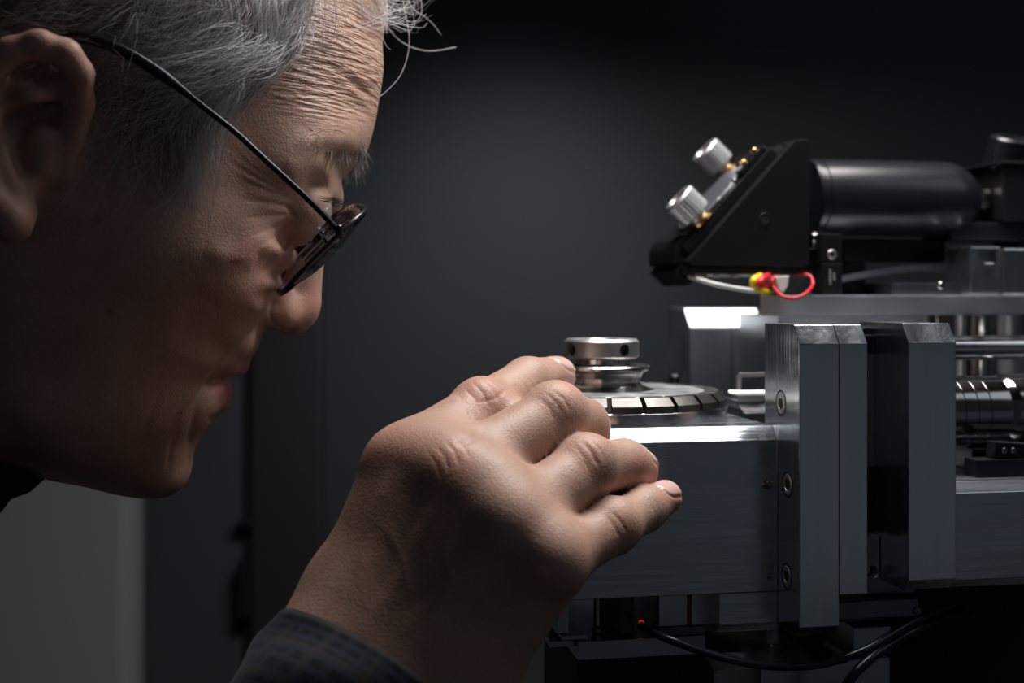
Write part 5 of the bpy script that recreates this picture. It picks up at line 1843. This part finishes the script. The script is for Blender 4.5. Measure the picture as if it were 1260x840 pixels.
# ------------------------------------------------------------------ shirt, trousers, shoes
SHIRT = bpy.data.materials.new('dark_plaid_shirt'); SHIRT.use_nodes = True
nt = SHIRT.node_tree; bs = nt.nodes['Principled BSDF']; ln = nt.links.new
uvn = nt.nodes.new('ShaderNodeAttribute'); uvn.attribute_name = 'cloth'
sep = nt.nodes.new('ShaderNodeSeparateXYZ'); ln(uvn.outputs['Vector'], sep.inputs[0])


def stripes(sock, freq, thr, ofs=0.0):
    m1 = nt.nodes.new('ShaderNodeMath'); m1.operation = 'MULTIPLY_ADD'; m1.inputs[1].default_value = freq; m1.inputs[2].default_value = ofs; ln(sock, m1.inputs[0])
    m2 = nt.nodes.new('ShaderNodeMath'); m2.operation = 'SINE'; ln(m1.outputs[0], m2.inputs[0])
    m3 = nt.nodes.new('ShaderNodeMapRange'); m3.inputs[1].default_value = thr; m3.inputs[2].default_value = thr + 0.25; ln(m2.outputs[0], m3.inputs[0])
    return m3.outputs[0]


base_c = (0.006, 0.007, 0.011, 1)
c_ = mixc(stripes(sep.outputs['X'], 1100.0, 0.1), base_c, (0.016, 0.018, 0.031, 1))
c_ = mixc(scaled(stripes(sep.outputs['Y'], 1100.0, 0.1), 0.6), c_, (0.016, 0.018, 0.031, 1))
c_ = mixc(scaled(stripes(sep.outputs['X'], 420.0, 0.75, 1.0), 0.8), c_, (0.026, 0.025, 0.021, 1))
c_ = mixc(scaled(stripes(sep.outputs['Y'], 420.0, 0.75, 1.0), 0.6), c_, (0.026, 0.025, 0.021, 1))
ln(c_, bs.inputs['Base Color']); bs.inputs['Roughness'].default_value = 0.85; bs.inputs['Specular IOR Level'].default_value = 0.15
bs.inputs['Sheen Weight'].default_value = 0.05
wv = nt.nodes.new('ShaderNodeTexNoise'); wv.inputs['Scale'].default_value = 1500; tcc = nt.nodes.new('ShaderNodeTexCoord'); ln(tcc.outputs['Object'], wv.inputs['Vector'])
bpn = nt.nodes.new('ShaderNodeBump'); bpn.inputs['Strength'].default_value = 0.3; bpn.inputs['Distance'].default_value = 0.0003
ln(wv.outputs['Fac'], bpn.inputs['Height']); ln(bpn.outputs[0], bs.inputs['Normal'])


def cloth_attr(o_, arr):
    at = o_.data.attributes.new('cloth', 'FLOAT_VECTOR', 'POINT')
    at.data.foreach_set('vector', np.asarray(arr, np.float32).ravel())


# shirt body
Sf = body_sdf(0.006)
cuffp = wr + armd * 0.070
Sf = smax(Sf, -((BX - cuffp[0]) * armd[0] + (BY - cuffp[1]) * armd[1] + (BZ - cuffp[2]) * armd[2]) + 1000 * (np.sqrt((BX - wr[0]) ** 2 + (BY - wr[1]) ** 2 + (BZ - wr[2]) ** 2) > 0.16) * -1.0, 0.002)
hole = cone_sdf(BX, BY, BZ, nk0 + nkd * 0.02, nk0 + nkd * 0.108, 0.064, 0.058)
Sf = smax(Sf, -hole, 0.004)
Sf = smax(Sf, SH['lw'][2] + 0.02 - BZ, 0.002)
Sf = smax(Sf, 0.86 - 0.6 * (BX + 0.7) - BZ + 1.0 * ((BY > 0.20) & (BX > -0.55)) * -10, 0.002)
wrinkle = 0.003 * np.sin(BX * 70 + 20 * BZ + 8 * np.sin(BY * 30)) * np.sin(BZ * 55 - 14 * BY)
sV, sQ = surface_nets(Sf + wrinkle, blo, BH)
sV = relax(sV, sQ, 1)
sN = normals_of(sV, sQ)
if np.mean(((sV - sV.mean(0)) * sN).sum(1)) < 0:
    sQ = sQ[:, ::-1]
shirt = person_part('shirt', sV, sQ, SHIRT, 'dark navy plaid shirt')
cloth_attr(shirt, np.stack([sV[:, 0] * 0.7 - sV[:, 2] * 0.7, sV[:, 1], sV[:, 2]], 1))


def loft(name, rings, thick, parent, label=None, m=None, uv=None):
    """a cloth tube from rings of points, with thickness"""
    k = len(rings[0]); V_ = np.array(rings, float)
    cen_ = V_.mean(1, keepdims=True)
    inn = V_ + (cen_ - V_) / np.linalg.norm(cen_ - V_, axis=-1, keepdims=True) * thick
    stack = np.concatenate([inn[::-1], V_], 0)            # inner first, turned over at the opening
    nr_ = len(stack)
    idx_ = np.arange(nr_ * k).reshape(nr_, k)
    q_ = np.stack([idx_[:-1], np.roll(idx_[:-1], -1, 1), np.roll(idx_[1:], -1, 1), idx_[1:]], -1).reshape(-1, 4)
    o_ = person_part(name, stack.reshape(-1, 3), q_, m or SHIRT, label, None, parent)
    return o_, stack


# right sleeve and cuff around the visible wrist
sd_ = armd + np.array([0, -0.15, 0]); sd_ /= np.linalg.norm(sd_)
ax1 = wside - sd_ * wside.dot(sd_); ax1 /= np.linalg.norm(ax1)
ax2 = np.cross(sd_, ax1)
elb = SH['re']
rings = []; uvr = []
path = [wr + armd * 0.000]
A_, B_, C_ = wr + armd * 0.010, wr + armd * 0.055, elb
KR = 64
for i_ in range(46):
    t_ = i_ / 45
    c0 = (1 - t_) ** 2 * A_ + 2 * t_ * (1 - t_) * B_ + t_ * t_ * C_
    rw = 0.0345 + 0.013 * t_; rd = 0.0320 + 0.014 * t_
    ring = []; ur = []
    for k_ in range(KR):
        a_ = 2 * PI * k_ / KR
        wob = 0.0009 * math.sin(3 * a_ + 9 * t_) + 0.0014 * math.sin(14 * t_ * 2 + 2.2 * math.sin(a_ * 2)) * min(1, t_ * 8) + 0.0008 * math.sin(5 * a_ - 22 * t_)
        cuff_b = 0.0012 if t_ < 0.22 else (0.0 if t_ > 0.25 else 0.0012 * (0.25 - t_) / 0.03)
        r1_, r2_ = rw + wob + cuff_b, rd + wob + cuff_b
        ring.append(c0 + ax1 * math.cos(a_) * r1_ + ax2 * math.sin(a_) * r2_)
        ur.append((t_ * 0.19, a_ * 0.036, 0))
    rings.append(ring); uvr.append(ur)
so, stk = loft('cuff', rings, 0.0022, shirt, None)
cloth_attr(so, np.concatenate([np.array(uvr)[::-1], np.array(uvr)], 0).reshape(-1, 3))

# collar: a band around the neck with a pointed wing on the near side
rings = []; uvr = []
nx1 = LT - nkd * LT.dot(nkd); nx1 /= np.linalg.norm(nx1)
nx2 = np.cross(nkd, nx1)
KR = 72
for i_ in range(9):
    t_ = i_ / 8
    ring = []; ur = []
    for k_ in range(KR):
        a_ = 2 * PI * k_ / KR
        r_ = 0.0640 + 0.004 * t_
        ring.append(nk0 + nkd * (0.096 + 0.042 * t_) + nx1 * math.cos(a_) * r_ + nx2 * math.sin(a_) * r_ * 1.02)
        ur.append((t_ * 0.03, a_ * 0.06, 0))
    rings.append(ring); uvr.append(ur)
co, stk = loft('collar_band', rings, 0.002, shirt, None)
cloth_attr(co, np.concatenate([np.array(uvr)[::-1], np.array(uvr)], 0).reshape(-1, 3))
# wing
wp = [P(-150, 500, -0.045), P(-60, 560, -0.050), P(14, 571, -0.052), P(36, 577, -0.053), P(49, 590, -0.053), P(30, 607, -0.052), P(6, 616, -0.050), P(-20, 650, -0.046), P(-90, 700, -0.04), P(-170, 640, -0.04)]
mb = MB(); mb.poly_prism([p_ for p_ in wp], [p_ + Vector((0.001, 0.003, 0)) for p_ in wp], 0.0008)
me = mb.mesh('collar_wing'); me.transform(Matrix.Translation(-base_p)); me.materials.append(SHIRT)
cwo = bpy.data.objects.new('collar_wing', me); COL.objects.link(cwo); cwo.parent = shirt
va = np.array([v.co for v in me.vertices]); cloth_attr(cwo, np.stack([va[:, 0], va[:, 2], va[:, 1]], 1))

# trousers and shoes (below the picture)
TH = 0.010
tlo = (-0.92, -0.16, 0.06); thi = (-0.48, 0.26, 1.02)
_, (BX, BY, BZ) = grid(tlo, thi, TH)
Tf = None
hip = SH['hip']
for s_ in (-1, 1):
    h_ = hip + sid * s_; k0 = np.array([-0.68, 0.05 + 0.09 * s_, 0.50]); an = np.array([-0.72, 0.05 + 0.09 * s_, 0.10])
    for a_, b_, ra, rb_ in ((hip + sid * s_ * 0.9, hip + sid * s_ * 0.9 + np.array([0.02, 0, 0.02]), 0.124, 0.122), (h_, k0, 0.105, 0.075), (k0, an, 0.075, 0.062)):
        c = bc(a_, b_, ra, rb_)
        Tf = c if Tf is None else smin(Tf, c, 0.03)
tV, tQ = surface_nets(Tf, tlo, TH)
tV = relax(tV, tQ, 1); tN = normals_of(tV, tQ)
if np.mean(((tV - tV.mean(0)) * tN).sum(1)) < 0:
    tQ = tQ[:, ::-1]
person_part('trousers', tV, tQ, mat('dark_trousers', (0.02, 0.02, 0.024), 0.8))
for s_ in (-1, 1):
    slo = (-0.82, 0.05 + 0.09 * s_ - 0.06, 0.0); shi = (-0.50, 0.05 + 0.09 * s_ + 0.06, 0.14)
    _, (BX, BY, BZ) = grid(slo, shi, 0.006)
    y_ = 0.05 + 0.09 * s_
    f_ = smin(bc(np.array([-0.745, y_, 0.045]), np.array([-0.58, y_, 0.035]), 0.042, 0.036), bc(np.array([-0.73, y_, 0.06]), np.array([-0.72, y_, 0.11]), 0.040, 0.040), 0.02)
    f_ = smax(f_, 0.008 - BZ, 0.002)
    v_, q_ = surface_nets(f_, slo, 0.006)
    n_ = normals_of(v_, q_)
    if np.mean(((v_ - v_.mean(0)) * n_).sum(1)) < 0:
        q_ = q_[:, ::-1]
    so_ = person_part('shoe', v_, q_, mat('black_leather', (0.015, 0.014, 0.014), 0.35))
    mb = MB(); mb.box(-0.785, -0.545, y_ - 0.037, y_ + 0.037, 0.0, 0.0115, 0.004)
    me = mb.mesh('sole'); me.transform(Matrix.Translation(-base_p)); me.materials.append(BLACKM)
    o_ = bpy.data.objects.new('sole', me); COL.objects.link(o_); o_.parent = so_

# ------------------------------------------------------------------ eyeglasses
FRAME = mat('dark_gunmetal_frame', (0.035, 0.034, 0.040), 0.25, 0.6, 0.6)
LENS = bpy.data.materials.new('lens_glass'); LENS.use_nodes = True
nt = LENS.node_tree
for nd in list(nt.nodes):
    if nd.type == 'BSDF_PRINCIPLED': nt.nodes.remove(nd)
out = nt.nodes['Material Output']
tr = nt.nodes.new('ShaderNodeBsdfTransparent'); tr.inputs[0].default_value = (0.93, 0.91, 0.94, 1)
gl = nt.nodes.new('ShaderNodeBsdfGlossy'); gl.inputs['Roughness'].default_value = 0.04; gl.inputs[0].default_value = (0.9, 0.9, 1.0, 1)
fr = nt.nodes.new('ShaderNodeFresnel'); fr.inputs[0].default_value = 1.55
mx = nt.nodes.new('ShaderNodeMixShader')
nt.links.new(fr.outputs[0], mx.inputs[0]); nt.links.new(tr.outputs[0], mx.inputs[1]); nt.links.new(gl.outputs[0], mx.inputs[2]); nt.links.new(mx.outputs[0], out.inputs[0])

top_, bot_ = HL(449, 255, 0.033), HL(344, 359, 0.033)
gc = (top_ + bot_) / 2
e2 = top_ - bot_; hh = np.linalg.norm(e2) / 2; e2 /= 2 * hh
e1 = np.array([0.075, 1.0, -0.137]); e1 -= e2 * e1.dot(e2) * 0.0; e1 /= np.linalg.norm(e1)
e3 = np.cross(e1, e2); e3 /= np.linalg.norm(e3)
if e3[0] < 0: e3 = -e3
origin = gc - e1 * 0.033                                # middle of the bridge line
g = Thing('eyeglasses', 'thin dark metal eyeglasses worn low on the nose', 'eyeglasses', HW(origin), world=True)
hwid = 0.0245


def outline(s_, inset=0.0, n_=48):
    out_ = []
    for k_ in range(n_):
        a_ = 2 * PI * k_ / n_
        ca, sa = math.cos(a_), math.sin(a_)
        x_ = math.copysign(abs(ca) ** (2 / 3.0), ca) * (hwid - inset)
        y_ = math.copysign(abs(sa) ** (2 / 2.7), sa) * (hh - inset)
        out_.append(origin + e1 * (s_ * 0.033 + x_) + e2 * y_ - e3 * (0.0028 * (x_ / hwid) ** 2))
    return out_


for s_ in (1, -1):
    ol = outline(s_, 0.0)
    loopw = [Vector(HW(p_)) for p_ in ol]
    loopw = loopw + [loopw[0]]
    mb = MB(); mb.tube(loopw, 0.00085, 8, cap=False); rim = g.part('rim', mb, FRAME)
    # lens: two domed faces
    t2 = bmesh.new()
    rings_f = []; rings_b = []
    cl = origin + e1 * s_ * 0.033
    for fr_ in np.linspace(1.0, 0.0, 9):
        rf = []; rbk = []
        for p_ in outline(s_, 0.0002):
            q_ = cl + (p_ - cl) * fr_
            dome = 0.0030 * (1 - fr_ ** 2)
            rf.append(t2.verts.new(HW(q_ + e3 * (0.0009 + dome)))); rbk.append(t2.verts.new(HW(q_ + e3 * (-0.0009 + dome * 0.9))))
        rings_f.append(rf); rings_b.append(rbk)
    nK = len(rings_f[0])
    for R_, fl in ((rings_f, False), (rings_b, True)):
        for a_, b_ in zip(R_[:-1], R_[1:]):
            for k_ in range(nK):
                j_ = (k_ + 1) % nK
                t2.faces.new((a_[k_], a_[j_], b_[j_], b_[k_]))
    for k_ in range(nK):
        j_ = (k_ + 1) % nK
        t2.faces.new((rings_f[0][k_], rings_b[0][k_], rings_b[0][j_], rings_f[0][j_]))
    bmesh.ops.remove_doubles(t2, verts=t2.verts, dist=1e-6)
    bmesh.ops.recalc_face_normals(t2, faces=t2.faces)
    mb = MB(); mb._merge(t2, True); g.part('lens', mb, LENS)
    # end piece, hinge and temple arm
    out_p = origin + e1 * s_ * (0.033 + hwid) + e2 * hh * 0.36 - e3 * 0.0028
    if s_ > 0:
        hx = HL(417, 284, 0.0635)
        armp = [hx, HL(380, 246, 0.066), HL(330, 200, 0.069), HL(290, 163, 0.0715), HL(250, 131, 0.0745), HL(205, 96, 0.078), HL(165, 70, 0.0795), HL(128, 53, 0.0805), HL(92, 46, 0.081), HL(60, 60, 0.079), HL(35, 100, 0.075)]
    else:
        hx = HL(417, 284, 0.0635) * np.array([1, -1, 1]) + e1 * np.array([-0.127, 0, -0.127])
        armp = [np.array([p_[0] - 0.0095 * max(0.0, 1 - i_ / 9), -p_[1], p_[2] + 0.0174 * max(0.0, 1 - i_ / 9)]) for i_, p_ in enumerate(armp_near)]
        hx = armp[0]
    armp_near = armp
    mb = MB(); mb.tube([Vector(HW(p_)) for p_ in map(np.array, spline([out_p, out_p + e1 * s_ * 0.002 + e3 * 0.0006, (out_p + hx) / 2 + e1 * s_ * 0.0025, hx], 5))], 0.0011, 8); g.part('end_piece', mb, FRAME)
    mb = MB(); hxw = Vector(HW(hx)); mb.cyl(hxw - Vector((0, 0, 0.0018)), hxw + Vector((0, 0, 0.0018)), 0.0013); hgo = g.part('hinge', mb, FRAME)
    path_ = spline([Vector(HW(p_)) for p_ in armp], 8)
    n_ = len(path_)
    rr_ = [0.0010 if i_ / n_ < 0.42 else 0.0010 + 0.0008 * min(1, (i_ / n_ - 0.42) * 12) for i_ in range(n_)]
    mb = MB(); mb.tube(path_, rr_, 10); g.part('temple_arm', mb, FRAME)
    # nose pad on its curled wire
    ip = origin + e1 * s_ * (0.033 - hwid * 0.93) + e2 * hh * 0.0
    pad = ip - e3 * 0.0075 - e2 * 0.003 - e1 * s_ * 0.001
    mb = MB(); mb.tube([Vector(HW(np.array(p_))) for p_ in spline([ip, ip - e3 * 0.0035 + e2 * 0.004, ip - e3 * 0.0065 + e2 * 0.0035, ip - e3 * 0.0075, pad], 5)], 0.00045, 6); pw = g.part('pad_wire', mb, FRAME)
    mb = MB(); mb.lathe(HW(pad), tuple(HW(pad + e1) - HW(pad)), [(0, -0.001), (0.0020, -0.0008), (0.0032, 0), (0.0020, 0.0008), (0, 0.001)], 20); g.part('nose_pad', mb, mat('clear_pad', (0.7, 0.65, 0.6), 0.2), pw)
i1_, i2_ = origin + e1 * (0.033 - hwid) + e2 * hh * 0.35, origin - e1 * (0.033 - hwid) + e2 * hh * 0.35
mb = MB(); mb.tube([Vector(HW(np.array(p_))) for p_ in spline([i1_, i1_ * 0.7 + i2_ * 0.3 + e2 * 0.003 + e3 * 0.001, i1_ * 0.3 + i2_ * 0.7 + e2 * 0.003 + e3 * 0.001, i2_], 6)], 0.0010, 8); g.part('bridge', mb, FRAME)
